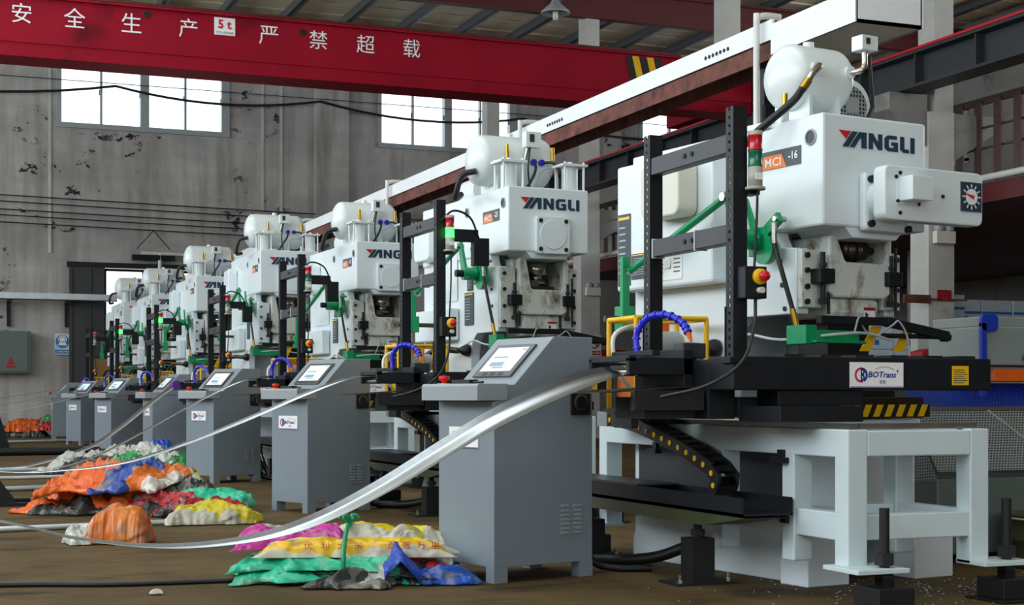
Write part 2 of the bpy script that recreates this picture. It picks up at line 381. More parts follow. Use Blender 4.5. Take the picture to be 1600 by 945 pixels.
def yangli_logo(parent, x0, z0, y, w, h, detail=2):
    # red triangle and navy block letters; unit design 9.3 x 1.7
    s = w / 9.3; t = h / 1.7
    def P(poly, m, nm='logo_letter'):
        G().prism([(x0 + a*s, z0 + b*t) for a, b in poly], 'y', y-.003, y).obj(nm, m, parent)
    P([(0,1.7),(1.45,1.7),(.85,.85)], 'logo_red', 'logo_triangle')
    P([(1.6,1.7),(2.25,1.7),(1.1,0),(.4,0)] and [(.4,0),(1.1,0),(2.25,1.7),(1.6,1.7)], 'logo_navy')
    P([(1.25,0),(1.85,0),(2.5,1.0),(2.7,1.0),(2.7,0),(3.3,0),(3.3,1.7),(2.42,1.7)], 'logo_navy')
    P([(3.6,0),(3.6,1.7),(4.1,1.7),(4.75,.75),(4.75,1.7),(5.25,1.7),(5.25,0),(4.75,0),(4.1,.95),(4.1,0)], 'logo_navy')
    P([(7.05,1.7),(5.95,1.7),(5.55,1.4),(5.55,.3),(5.95,0),(7.2,0),(7.2,1.0),(6.4,1.0),(6.4,.65),(6.7,.65),(6.7,.38),(6.15,.38),(6.05,.48),(6.05,1.22),(6.15,1.32),(7.05,1.32)], 'logo_navy')
    P([(7.5,1.7),(8.0,1.7),(8.0,.38),(8.6,.38),(8.6,0),(7.9,0),(7.5,.3)], 'logo_navy')
    P([(8.8,0),(9.3,0),(9.3,1.7),(8.8,1.7)], 'logo_navy')

# ------------------------------------------------------------------ the hall
struct(G().box(-9, 30, -10, 40, -.1, 0).obj('floor', 'dirty_floor'), 'brown dusty concrete workshop floor')
def holed(g, x0, x1, z0, z1, holes, t0, t1, axis='y'):
    xs = sorted({x0, x1} | {h[0] for h in holes} | {h[1] for h in holes}); zs = sorted({z0, z1} | {h[2] for h in holes} | {h[3] for h in holes})
    for a, b in zip(xs, xs[1:]):
        run = None
        for c, d in zip(zs, zs[1:]):
            if any(h[0] <= a and b <= h[1] and h[2] <= c and d <= h[3] for h in holes):
                if run: g.box(*((a, b, t0, t1) if axis == 'y' else (t0, t1, a, b)), run[0], run[1]); run = None
            else: run = (run[0] if run else c, d)
        if run: g.box(*((a, b, t0, t1) if axis == 'y' else (t0, t1, a, b)), run[0], run[1])
    return g
WIN = [(3.32, 7.31), (11.2, 14.93), (18.66, 22.4)]
holes = [(a, b, 7.38, 9.0) for a, b in WIN] + [(3.62, 7.1, 0, 4.0)]
struct(holed(G(), -9, 30, 0, 10, holes, 37, 37.3).obj('wall_back', 'plaster_wall'), 'grey plastered rear wall with peeling dark patches')
struct(holed(G(), -10, 37, 0, 10, [(29.9, 31.0, 6.7, 7.9), (6, 26, 5.1, 8.5)], 24, 24.3, 'x').obj('wall_right', 'concrete'), 'dark far side wall beyond the mezzanine')  # the longer opening is added to go with the right bay fill light
struct(holed(G(), -10, 37, 0, 10, [(-5, 35.5, 3.9, 8.5)], -9.3, -9, 'x').obj('wall_left', 'plaster_wall'))
struct(holed(G(), -9, 30, 0, 10, [(-4, 6, .05, 6.5)], -10.3, -10).obj('wall_front', 'plaster_wall'))
pl = G()
for a, b in ((9.5, 10.35), (17.2, 18.0), (24.3, 25.1)): pl.box(a, b, 36.8, 37.0, 0, 10)
struct(pl.obj('trim_1', 'plaster_wall'), 'shallow plaster pilasters on the rear wall')
pl = G()
for a in (3.08, 8.15, 8.62): pl.box(a, a+.07, 36.97, 37.0, 4.3 if a < 4 else 5.5, 10)
struct(pl.obj('trim_2', 'concrete_white'), 'thin pale plaster strips on the rear wall')
for n, (a, b) in enumerate(WIN, 1):
    w = G(); z0, z1 = 7.38, 9.0; m = (a+b)/2
    for x0, x1 in ((a-.05, a+.06), (b-.14, b+.05), (m-.1, m+.1)): w.box(x0, x1, 36.94, 37.14, z0-.06, z1)
    w.box(a-.05, b+.05, 36.92, 37.14, z0-.1, z0+.02).box(a-.05, b+.05, 36.94, 37.14, z1-.05, z1+.05)
    wo = struct(w.obj('window_%d' % n, 'frame_grey'), ['left high window with white sky beyond', 'middle high window with white sky beyond', 'right high window with white sky beyond'][n-1])
    for c, d in ((a+.06, m-.1), (m+.1, b-.14)):
        e = (c+d)/2
        G().box(e-.025, e+.025, 36.98, 37.1, z0+.02, z1-.05).obj('mullion', 'frame_grey', wo)
        for p, q in ((c, e-.025), (e+.025, d)):
            G().box(p, q, 37.04, 37.05, z0+.02, z1-.05).obj('pane', 'window_glass', wo)
            G().box(q-.03, q-.01, 36.96, 37.0, 8.1, 8.22).obj('latch', 'grime_black', wo)
w = G().box(23.94, 24.2, 29.85, 29.95, 6.65, 7.95).box(23.94, 24.2, 30.95, 31.05, 6.65, 7.95).box(23.94, 24.2, 29.85, 31.05, 6.6, 6.72).box(23.94, 24.2, 29.85, 31.05, 7.88, 7.98).box(23.95, 24.1, 30.42, 30.48, 6.7, 7.9)
wo = struct(w.obj('window_4', 'frame_grey'), 'small bright window behind the slatted mezzanine railing')
G().box(24.05, 24.06, 29.95, 30.42, 6.72, 7.88).obj('pane', 'window_glass', wo); G().box(24.05, 24.06, 30.48, 30.95, 6.72, 7.88).obj('pane', 'window_glass', wo)
# the gateway: dark sliding leaf half over it, glazed transom behind
d = struct(G().box(3.55, 4.36, 36.86, 36.94, .02, 3.98).obj('door_1', 'door_dark'), 'dark sliding steel gate leaf at the rear wall')
G().box(3.5, 7.3, 36.84, 36.98, 3.98, 4.1).obj('door_track', 'grime_black', d)
for x in (3.56, 4.0, 4.3): G().box(x, x+.05, 36.83, 36.86, .05, 3.95).obj('stile', 'door_dark', d)
d = struct(G().box(4.36, 7.1, 37.1, 37.16, 0, 2.75).obj('door_2', 'door_dark'), 'closed gate leaf under the bright glazed transom')
fr = G()
for x in (4.4, 5.3, 6.2, 7.05): fr.box(x-.03, x+.03, 37.1, 37.16, 2.75, 3.98)
for z in (3.3, 3.95): fr.box(4.36, 7.1, 37.1, 37.16, z-.03, z+.03)
fr.obj('transom_frame', 'grime_black', d)
for a, b in ((4.43, 5.27), (5.33, 6.17), (6.23, 7.02)):
    for c, e in ((2.76, 3.27), (3.33, 3.92)): G().box(a, b, 37.125, 37.13, c, e).obj('pane', 'window_glass', d)

# roof: cream sheets laid side by side, purlins under them, dark red rafters
rf = struct(G().box(-9, 30, -10, 37.3, 10.12, 10.2).obj('ceiling', 'roof_cream'), 'cream sheet roof on grey purlins')
sheet = G().box(-9, 30, 0, .985, 10.06, 10.12); sheet.box(-9, 30, .45, .53, 10.03, 10.06); sm = sheet.mesh('roof_sheet')
for k in range(30):
    o = mk('roof_sheet', sm, 'roof_cream', rf); o.location = (0, 7.5 + k, 0)
pm = G().box(-.05, .05, 8, 37, 9.84, 10.03).box(-.05, .11, 8, 37, 9.84, 9.86).mesh('purlin')
for k in range(17):
    o = mk('purlin', pm, 'purlin_grey', rf); o.location = (2.5 + k*1.45, 0, 0)
for k, y in enumerate((17.8, 23.8, 29.8, 35.8)):
    g = G().box(-9, 24, y-.12, y+.12, 9.74, 9.8).box(-9, 24, y-.02, y+.02, 9.2, 9.74).box(-9, 24, y-.12, y+.12, 9.15, 9.2)
    ro = struct(g.obj('trim_%d' % (3+k), 'steel_red'), 'dark red roof rafter, number %d from the camera' % (k+1))
    for x in range(4, 14, 3):
        G().bar((x, y-.05, 9.25), (x, y-.9, 9.84), .05, .05).obj('fly_brace', 'purlin_grey', ro)
        G().bar((x, y+.05, 9.25), (x, y+.9, 9.84), .05, .05).obj('fly_brace', 'purlin_grey', ro)

# columns with corbels on the right, the crane runway on them
for k, y in enumerate((11.8, 17.8, 23.8, 29.8, 35.8)):
    nm = ['column off to the right', 'concrete column right of the nearest press, with a red plate', 'concrete column behind the crane girder end', 'concrete column with no-smoking sign beside the second press', 'last concrete column at the rear wall'][k]
    c = struct(G().box(13.6, 14.05, y, y+.42, 0, 5.0).box(13.72, 14.05, y+.02, y+.40, 5.0, 10).obj('column', 'concrete_white'), nm)
    G().prism([(13.6, 4.5), (13.6, 5.24), (12.95, 5.24), (12.95, 5.0)], 'y', y+.03, y+.39).obj('corbel', 'concrete', c)
    G().prism([(14.05, 4.3), (14.05, 5.0), (14.8, 5.0), (14.8, 4.75)], 'y', y+.03, y+.39).obj('corbel', 'concrete', c)
rw = struct(G().box(13.1, 13.5, 6, 36.9, 5.25, 5.29).box(13.28, 13.32, 6, 36.9, 5.29, 5.72).box(13.1, 13.5, 6, 36.9, 5.72, 5.76).obj('crane_runway', 'runway_grey'), 'dark steel crane runway beam on the column corbels')
G().box(13.09, 13.13, 6, 36.9, 5.765, 5.80).obj('conductor_bar', 'logo_red', rw)
G().box(13.27, 13.33, 6, 36.9, 5.76, 5.81).obj('crane_rail', 'rusty_steel', rw)
st = G().box(13.14, 13.28, 0, .03, 5.29, 5.72).mesh('stiffener')
for k in range(22):
    o = mk('stiffener', st, 'runway_grey', rw); o.location = (0, 8.4 + k*1.3, 0)

# mezzanine beyond the columns with its slatted railing
mz = struct(G().box(14.5, 24, 12, 36.9, 3.72, 4.0).obj('mezzanine_floor', 'steel_red'), 'brown mezzanine edge beam and deck')
G().cyl((14.42, 12, 4.06), (14.42, 36.5, 4.06), .05).obj('edge_pipe', 'pvc_white', mz)
rl = tag(G().box(14.5, 14.56, 14, 36.5, 5.15, 5.25).box(14.52, 14.55, 14, 36.5, 4.5, 4.53).box(14.52, 14.55, 14, 36.5, 4.8, 4.83).box(14.48, 14.6, 19.1, 19.2, 4.0, 5.5).box(14.48, 14.6, 15.0, 15.1, 4.0, 5.5).obj('mezzanine_railing', 'brown_slat'), 'brown slatted railing along the mezzanine edge', 'railing')
sl = G().box(14.47, 14.5, 0, .16, 4.02, 5.2).mesh('slat')
for k in range(44):
    y = 15.2 + k*.42
    if 19.4 < y < 25: continue
    o = mk('slat', sl, 'brown_slat', rl); o.location = (0, y, 0)
for k, (y, x) in enumerate(((17.0, 17.5), (24.0, 18), (31, 17.5))):
    struct(G().cyl((x, y, 0), (x, y, 3.72), .13, 18).box(x-.2, x+.2, y-.2, y+.2, 0, .03).obj('mezzanine_post', 'concrete'), 'round grey mezzanine post, number %d' % (k+1))

# overhead crane: two box girders spanning across, lettering on the near one
cr = thing('crane_girder', 'red overhead crane girder with white Chinese safety lettering', 'crane', (0, 21.6, 5.55))
G().box(-8.5, 12.95, 0, .5, .03, .82).box(-8.5, 12.95, -.06, .56, 0, .03).box(-8.5, 12.95, -.06, .56, .82, .85).obj('girder', 'crane_red', cr)
G().box(-8.5, 13.0, -.02, 0, .2, .215).obj('weld_seam', 'crane_red', cr)
for ch, x, z in (('安', 1.45, .60), ('全', 2.15, .60), ('生', 2.92, .60), ('产', 3.71, .60), ('严', 4.87, .60), ('禁', 5.61, .60), ('超', 6.33, .60), ('载', 7.05, .60)):
    lettering(ch, 'white_print', cr, (x, -.012, z), height=.27)
flat(rect(.3, .25), cr, 'white_print', (4.23, -.01, .67), name='capacity_plate')
lettering('5 t', 'logo_red', cr, (4.23, -.02, .70), height=.13, bold=.03)
lettering('中华人民共和国', 'badge_grey', cr, (4.23, -.02, .58), width=.24, height=.035)
for x, z in ((3.14, .74), (5.38, .69)): flat(disc(.05), cr, 'grime_black', (x, -.01, z), name='inspection_hole')
for k in range(2):
    x = 10.75 + k*.26
    G().prism([(x, .8), (x+.12, .8), (x+.3, .05), (x+.18, .05)], 'y', -.008, -.002).obj('hazard_stripe', 'yellow_paint', cr)
for k in range(3):
    x = 10.63 + k*.26
    G().prism([(x, .8), (x+.12, .8), (x+.3, .05), (x+.18, .05)], 'y', -.008, -.002).obj('hazard_stripe', 'hazard_black', cr)
c2 = thing('crane_girder', 'second dark red crane girder behind the lettered one', 'crane', (0, 24.2, 6.12))
G().box(-8.5, 13.0, 0, .5, 0, .95).box(-8.5, 13.0, -.06, .56, .95, .99).obj('girder', 'steel_red', c2)
e = thing('crane_end_carriage', 'dark red crane end carriage resting on the runway beam', 'crane', (13.3, 23, 5.81))
G().box(-.2, .2, -1.9, 1.9, .08, .5).obj('beam', 'crane_red', e, .02)
for y in (-1.5, 1.5): G().cyl((-.05, y, .12), (.05, y, .12), .12, 20).obj('wheel', 'dark_steel', e)
G().box(-.32, -.2, -.9, -.5, -.05, .35).obj('drive_box', 'black_metal', e)

# pendant lamp
lp = thing('pendant_lamp', 'grey industrial pendant lamp hanging from the roof', 'lamp', (11.77, 27, 8.4))
G().lathe([(.02, .34), (.05, .3), (.09, .22), (.1, .2), (.28, .04), (.29, 0), (.27, 0), (.1, .17)], (0,0,0)).obj('lamp_shade', 'frame_grey', lp)
G().lathe([(.001, -.13), (.05, -.12), (.055, -.05), (.05, .08)], (0,0,0)).obj('bulb', 'pvc_white', lp)
G().cyl((0,0,.33), (0,0,1.6), .012, 6).obj('cord', 'rubber', lp)

# ------------------------------------------------------------------ things on and at the rear wall
for k, (z, s) in enumerate(((5.45, .1), (5.3, .12), (5.12, .1), (4.98, .12), (4.82, .1))):
    pts = [(x, 36.85, z + .15 - .012*x + s*((x-9)/9)**2*.4) for x in range(-2, 19, 2)]
    tag(G().tube(pts, .014, 5).obj('overhead_wire', 'rubber'), ['topmost', 'second', 'third', 'fourth', 'lowest'][k] + ' of five dark wires strung along the rear wall', 'wire')
pts = []
nodes = [(-3, 8.35), (4.6, 8.3), (9.6, 8.3), (15.1, 8.25), (22, 8.3)]
for (x0, z0), (x1, z1) in zip(nodes, nodes[1:]):
    for t in range(12): u = t/12; pts.append((x0+(x1-x0)*u, 36.75, z0+(z1-z0)*u - .5*4*u*(1-u)*((x1-x0)/10)))
tag(G().tube(pts, .03, 6).obj('power_cable', 'rubber'), 'thick black cable swagging across the high windows', 'cable')
tag(G().tube([(x, 36.76, 8.36) for x in range(-2, 23, 3)], .01, 5).obj('carrier_wire', 'rubber'), 'thin straight wire carrying the swagged black cable', 'wire')
t = thing('cable_tray', 'galvanised cable tray on black brackets left of the gate', 'cable tray', (0, 36.6, 3.15))
G().box(-3, 4.6, -.15, .1, 0, .02).box(-3, 4.6, -.15, -.13, 0, .16).box(-3, 4.6, .08, .1, 0, .16).obj('tray', 'galvanised', t)
for x in (-.2, 2.15, 3.45): G().box(x, x+.08, -.15, .36, -.06, 0).box(x, x+.08, .3, .38, -.6, 0).obj('bracket', 'black_metal', t)
t = thing('electrical_box', 'green-grey electrical box on the rear wall', 'box', (1.6, 36.62, 1.45))
G().box(0, 1.06, 0, .36, 0, .98).obj('housing', 'box_green_grey', t, .015)
G().box(.06, 1.0, -.02, 0, .04, .94).obj('door', 'box_green_grey', t, .01)
flat([(-.09, -.08), (.09, -.08), (0, .09)], t, 'sign_red', (.62, -.025, .28), name='warning_triangle')
flat(rect(.2, .05), t, 'sign_red', (.62, -.025, .15), name='warning_text')
t = thing('safety_sign', 'blue and white protective gear sign on the rear wall', 'sign', (3.4, 36.96, 2.15))
flat(rect(.36, .5), t, 'sign_white', (0, 0, 0), t=.02, name='plate')
flat(disc(.155), t, 'sign_blue', (0, -.014, .06), name='disc'); flat(rect(.34, .09), t, 'sign_blue', (0, -.014, -.18), name='caption_bar')
flat(disc(.06), t, 'white_print', (0, -.018, .1), name='head'); flat([(-.1, -.09), (.1, -.09), (.06, 0), (-.06, 0)], t, 'white_print', (0, -.018, .06), name='shoulders')
flat(arc_band(.075, .1, -20, 200), t, 'white_print', (0, -.018, .1), name='helmet'); lettering('必须戴防护用品', 'white_print', t, (0, -.02, -.18), width=.3, height=.04)
t = thing('wall_pipe', 'white water pipe with upright branch above the gate', 'pipe', (5.3, 36.8, 4.35))
G().tube([(-.1, 0, 0), (8, 0, -.05)], .045).obj('run', 'pvc_white', t); G().tube([(.35, 0, 0), (.35, -.02, -1.1)], .05).obj('branch', 'pvc_white', t)
G().box(-.3, .7, -.05, .15, -.16, -.04).obj('bracket', 'black_metal', t); G().bar((-.2, .02, .1), (.2, .02, .55), .02, .02).bar((.6, .02, .1), (.2, .02, .55), .02, .02).obj('hanger', 'grime_black', t)
tag(G().box(0, 1.35, 0, .04, 0, 1.75).box(.06, .12, -.03, 0, 0, 1.75).box(1.2, 1.26, -.03, 0, 0, 1.75).obj('brown_board', 'cardboard'), 'brown board standing behind the farthest feeder', 'board').location = (3.75, 34.6, .0)

# cable trough along the press row on posts, white upper trough over a rusty channel
t = thing('overhead_trough', 'long white galvanised trough on a rusty channel above the press row', 'cable tray', (5.7, 0, 3.27))
G().box(-.13, .13, 9.0, 34, .11, .13).box(-.14, -.12, 9.0, 34, .11, .25).box(.12, .14, 9.0, 34, .11, .25).obj('trough', 'trough_white', t)
G().box(-.12, .12, 9.0, 34, .09, .105).box(-.13, -.11, 9.0, 34, -.02, .1).box(.11, .13, 9.0, 34, -.02, .1).obj('channel', 'rusty_steel', t)
G().box(-.14, .36, 8.0, 9.0, .0, .02).box(-.15, -.13, 8.0, 9.0, 0, .21).box(.35, .37, 8.0, 9.0, 0, .21).box(-.14, .36, 8.0, 8.02, .0, .21).obj('near_duct', 'trough_white', t)
for y in (9.25, 13.62, 17.95, 22.3, 26.7, 31): G().box(-.05, .05, y, y+.1, -3.26, -.02).box(-.12, .12, y-.08, y+.18, -3.27, -3.25).obj('post', 'black_metal', t)
for k, y in enumerate((9.12, 13.5, 17.85, 22.2)):
    G().tube(smooth_path([(-.19, y, -.55), (-.19, y, .24), (-.18, y, .28), (-.12, y, .30), (.0, y, .30)], 3), .024).obj('drop_pipe', 'pvc_white', t)
for y in (9.6, 12.6): 
    for k in range(7): G().cyl((-.146, y+k*.055, .17), (-.139, y+k*.055, .17), .015, 8).obj('hole', 'grime_black', t)

# signs on columns
t = thing('no_smoking_sign', 'red and white no-smoking sign on the column beside the second press', 'sign', (13.9, 29.78, 2.02))
flat(rect(.34, .46), t, 'sign_white', (0, 0, 0), t=.02, name='plate'); flat(arc_band(.1, .13, 0, 360, 24), t, 'sign_red', (0, -.014, .06), name='ring')
flat([(-.09,.07),(-.07,.09),(.09,-.07),(.07,-.09)], t, 'sign_red', (0, -.017, .06), name='slash'); flat(rect(.14, .03), t, 'grime_black', (0, -.013, .05), name='cigarette')
flat(rect(.3, .09), t, 'sign_red', (0, -.014, -.16), name='caption_bar'); lettering('禁止吸烟', 'white_print', t, (0, -.018, -.16), width=.26, height=.05)
t = thing('emergency_light', 'cream twin-head emergency light on the near column', 'lamp', (13.82, 17.68, 3.2))
G().box(-.17, .17, 0, .1, -.1, .08).obj('housing', 'plastic_milky', t, .01)
for x in (-.08, .09): G().lathe([(.001,0),(.05,0),(.075,.05),(.08,.09),(.001,.09)], (x, .0, .12), 'y').obj('lamp_head', 'frame_grey', t)
t = thing('red_plate', 'small red plate with faint lettering on the near column', 'sign', (13.86, 17.78, 2.36))
flat(rect(.24, .16), t, 'sign_red', (0, 0, 0), t=.015, name='plate'); lettering('消防器材', 'pink_print', t, (0, -.01, .03), width=.18, height=.035); lettering('严禁挪用', 'pink_print', t, (0, -.01, -.03), width=.14, height=.035)
t = thing('emergency_light', 'twin-head emergency light on the column beside the second press', 'lamp', (13.84, 29.66, 3.2))
G().box(-.17, .17, 0, .1, -.1, .08).obj('housing', 'plastic_milky', t, .01)
for x in (-.08, .09): G().lathe([(.001,0),(.05,0),(.075,.05),(.08,.09),(.001,.09)], (x, .0, .12), 'y').obj('lamp_head', 'frame_grey', t)
tag(G().box(-.35, .1, -.04, 0, -.06, .06).box(.1, .75, -.03, -.01, -.012, .012).box(-.2, -.1, -.06, -.04, -.04, .04).obj('wall_clamp', 'rusty_steel'), 'rusty clamp with a dark rod on the near column', 'clamp').location = (13.5, 17.79, 2.3)

# ------------------------------------------------------------------ stamping presses
ORD = ['nearest', 'second', 'third', 'fourth', 'fifth', 'sixth', 'farthest']
# x, y of the front left corner, yaw, width, depth, height, badge number, detail
STATION = [(4.05, 6.10, 8, .67, 1.60, 2.26, '16', 2), (4.19, 10.5, 3, .68, 1.75, 2.49, '25', 2), (4.27, 14.9, 1.5, .68, 1.75, 2.50, '25', 2),
           (4.245, 19.3, 0, .78, 1.9, 2.81, '45', 1), (4.19, 23.7, 0, .78, 1.9, 2.80, '45', 1), (4.16, 28.1, 0, .78, 1.9, 2.79, '45', 1), (4.09, 31.5, 0, .78, 1.9, 2.85, '45', 1)]
def hose(pts, r, m, parent, name='hose', n=8, k=5): return G().tube(smooth_path(pts, k), r, n).obj(name, m, parent)
def rounded(y0, y1, z0, z1, r, n=5):
    P = []
    for cx, cz, a in ((y1-r, z1-r, 0), (y0+r, z1-r, 90), (y0+r, z0+r, 180), (y1-r, z0+r, 270)):
        P += [(cx + r*math.cos(R(a+90*k/n)), cz + r*math.sin(R(a+90*k/n))) for k in range(n+1)]
    return P

def make_press(i):
    x, y, yaw, W, D, H, badge, lod = STATION[i]
    k = H/2.49; w = W/.68
    p = thing('stamping_press', {0: 'white stamping press nearest the camera with round clock dial on a side arm', 6: 'farthest white stamping press in the row, beside the brown board'}.get(i, 'white stamping press with air tank on top, %s from the camera' % ORD[i]), 'press', (x, y, 0), yaw, 'stamping presses in a row')
    P = lambda g, n, m, b=0, par=None: g.obj(n, m, par or p, b)
    # frame: two C-shaped side plates, head, rear body, bed, feet
    zc, zh = (1.44*k, 1.895*k) if i == 0 else (1.40*k, 2.0*k)
    zn = zh - .1*k; gt = zh - .11*k
    side = [(.2, zc), (.2, zn), (.31, zn+.01*k), (.34, zn+.06*k), (.35, zh-.001), (D-.02, zh-.001), (D-.02, .05), (.14, .05), (.14, .80), (.66, .80), (.72, .84), (.72, zc-.16), (.69, zc-.06), (.60, zc)]
    for n, x0 in enumerate((.005, W-.085)): P(G().prism(side, 'x', x0, x0+.08), 'side_plate', 'press_white', .006)
    hd = G().box(0, W, 0, D, zh, H)
    P(hd, 'head', 'press_white', .012)
    P(G().prism([(.22*W, zh+.002), (.30*W, zh-.05), (.72*W, zh-.05), (.80*W, zh+.002)], 'y', .01, .36), 'head_underside', 'press_white', .006)
    P(G().box(.09, W-.09, .95, D-.06, .1, zh-.005), 'rear_body', 'press_white')
    P(G().box(-.05, W+.06, .13, 1.1, .28, .79).box(-.07, W+.08, .11, .2, .70, .79), 'bed', 'press_white', .01)
    P(G().box(-.04, W+.05, .06, .66, .795, .90), 'bolster', 'dark_steel', .004)
    for xx in (-.1, W-.08):
        ft = G().prism([(-.02, 0), (D*.95, 0), (D*.95, .12), (D*.95-.1, .26), (.16, .26), (.02, .24), (-.02, .2)], 'x', xx+.05, xx+.17)
        ft.box(xx-.02, xx+.24, -.03, .17, .0, .26); P(ft, 'foot', 'press_white', .006)
    nst = 10
    P(G().box(-.02, W+.07, .04, .055, .80, .865), 'hazard_band', 'hazard_black')
    for s in range(nst):
        a = -.05 + s*(W+.08)/nst; b = (W+.08)/nst*.5
        P(G().prism([(a+.03, .803), (a+b+.03, .803), (a+b+.06, .862), (a+.06, .862)], 'y', .034, .039), 'hazard_stripe', 'yellow_paint')
    # gib plates with bolts, slide, connecting screw
    for sgn, x0 in ((0, .012), (1, W-.125*w-.012)):
        gp = P(G().box(x0, x0+.125*w, .165, .198, zc+.03, gt), 'gib_plate', 'press_oily' if lod == 2 else 'press_white', .004)
        for z in [(zc+.03 + (gt-zc-.03)*q)/k for q in (.1, .36, .64, .9)]:
            bx = x0 + (.03*w if sgn == 0 else .095*w)
            G().cyl((bx, .15, z*k), (bx, .168, z*k), .014, 10).obj('bolt', 'grime_black', gp)
        cx = x0 + (.1*w if sgn == 0 else .02*w)
        cl = P(G().box(cx-.045, cx+.05, .09, .165, 1.60*k, 1.68*k), 'stroke_clamp', 'black_metal', .004)
        G().cyl((cx, .125, 1.50*k), (cx, .125, 1.77*k), .013, 10).hexnut((cx, .125, 1.49*k), 'z', .024, .03).hexnut((cx, .125, 1.69*k), 'z', .022, .02).obj('stop_screw', 'grime_black', cl)
        if lod == 2: G().cyl((cx+.05, .14, 1.44*k), (cx+.05, .14, 1.82*k), .008, 8).obj('guide_rod', 'black_metal', cl)
    xl, xr = .15*w, W-.11*w; hs = zh-.02; mx = (xl+xr)/2
    sl = [(xl, 1.56*k), (xl, hs-.01), (xl+.045, hs), (xl+.065, hs-.04), (xl+.1, 1.74*k), (xl+.115, 1.725*k), (xr-.06, 1.725*k), (xr-.04, 1.74*k), (xr-.045, hs-.04), (xr-.025, hs), (xr, hs-.01), (xr, 1.56*k), (xr-.05, 1.53*k), (xl+.04, 1.53*k)]
    s = P(G().prism(sl, 'y', .12, .46), 'slide', 'press_oily', .012)
    G().box(xl+.03, xr-.055, .15, .45, (1.36 if i else 1.42)*k, 1.535*k).obj('slide_foot', 'press_oily', s, .03)
    G().box(xl+.06, xr-.05, .40, .47, 1.7*k, zh-.01).obj('slide_back', 'dark_metal', s)
    if i == 0:
        # the worm drum of the small press lies crosswise
        G().lathe([(.001,0),(.045,0),(.05,.02),(.05,.05),(.058,.05),(.058,.07),(.05,.07),(.05,.1),(.058,.1),(.058,.12),(.05,.12),(.05,.16),(.02,.165),(.02,.22),(.001,.22)], (xl+.13, .2, 1.80*k), 'x', 20).obj('adjusting_drum', 'dark_steel', s)
        G().cyl((mx, .28, 1.70*k), (mx, .28, 1.78*k), .045, 14).obj('ball_screw', 'dark_steel', s)
    else:
        G().lathe([(.085*w, 2.0*k), (.085*w, 1.93*k), (.09*w, 1.93*k), (.09*w, 1.85*k), (.05*w, 1.845*k), (.05*w, 1.8*k), (.075*w, 1.8*k), (.075*w, 1.77*k), (.05*w, 1.77*k), (.05*w, 1.74*k)], (mx, .27, 0), 'z', 22).obj('connecting_screw', 'steel', s)
        G().box(mx-.13, mx+.12, .19, .36, 1.727*k, 1.755*k).hexnut((mx-.03, .25, 1.75*k), 'z', .06, .05).obj('lock_plate', 'dark_steel', s)
    lb = flat(rect(.075, .06), p, 'white_print', (xr-.13, .145, 1.45*k), name='warning_label'); 
    G().box(-.0375, .0375, .015, .03, .001, .003).obj('label_header', 'sign_red', lb)
    if lod == 2: G().prism([(-.03,-.02),(-.012,-.024),(-.008,-.006),(-.028,.008)], 'z', .001, .003).obj('label_pictogram', 'badge_grey', lb)
    # die area
    P(G().box(xl-.02, xr+.02, .12, .5, .90, .96).box(xl+.04, xr-.06, .18, .45, .96, 1.08), 'lower_die', 'grime_black', .004); P(G().box(xl+.06, xr-.08, .2, .42, 1.22*k-.02, (1.36 if i else 1.42)*k), 'upper_die', 'grime_black', .004)
    P(G().box(xl-.14, xr-.12, .02, .06, 1.40*k-.02, 1.40*k+.02).bar((xr-.12, .04, 1.40*k), (W+.16, .01, 1.33*k), .035, .045), 'knockout_bar', 'black_metal', .003)
    P(G().cyl((xr-.13, .05, 1.325*k), (W+.18, .03, 1.325*k), .012, 8).hexnut((W+.14, .03, 1.325*k), 'x', .024, .05), 'tie_rod', 'grime_black')
    gb = G().box(-.06, .26, -.02, .05, 1.275*k, 1.29*k).box(-.09, -.02, .02, .16, 1.27*k, 1.37*k).box(-.01, .26, .03, .05, 1.29*k, 1.345*k)
    P(gb, 'feed_bracket', 'green_paint', .003)
    for a in (.30, .52):
        P(G().prism([(a, 1.24*k), (a+.06, 1.24*k), (a+.14, 1.375*k), (a+.08, 1.375*k)], 'y', .065, .075), 'hazard_stripe', 'yellow_paint')
    # lettering
    yangli_logo(p, .1*w, H-.165*k if i else H-.155, -.002, .5*w, .085*k)
    b = flat([(-.155,-.045),(.155,-.045),(.155,.045),(-.155,.045)], p, 'badge_grey', (-.002, .31, H-.2*k), '-x', .003, 'badge')
    G().prism([(-.155, -.045), (.05, -.045), (.015, .022), (-.12, .022)], 'z', .002, .004).obj('badge_field', 'badge_orange', b)
    lettering('MCI', 'white_print', b, (-.05, -.012, .005), height=.042, width=.12, rot=(0,0,0), bold=.008)
    lettering('-' + badge, 'white_print', b, (.1, .005, .004), height=.04, rot=(0,0,0), bold=.02)
    for yy in (.085, .78):
        ph = P(G().lathe([(.032, -.004), (.04, -.004), (.042, .004), (.03, .004)], (-.002, yy, H-.12*k), 'x', 20), 'porthole', 'frame_grey')
        G().cyl((-.003, yy, H-.12*k), (-.001, yy, H-.12*k), .033, 20).obj('porthole_disc', 'dark_metal', ph)
    # crank cover on the head front, or the feed drive arm with its dial on the nearest press
    if i == 0:
        P(G().box(.22, .52, -.055, -.001, 1.70, 1.985), 'drive_flange', 'press_white', .02)
        for bx, bz in ((.25, 1.95), (.25, 1.735), (.49, 1.72)): P(G().cyl((bx, -.075, bz), (bx, -.05, bz), .017, 12), 'bolt', 'grime_black')
        P(G().cyl((.34, -.12, 1.86), (.34, -.05, 1.86), .11, 24), 'drive_hub', 'press_white')
        arm = P(G().prism(rounded(.205, .855, 1.74, 2.0, .035), 'y', -.2, -.12), 'drive_arm', 'press_white', .008)
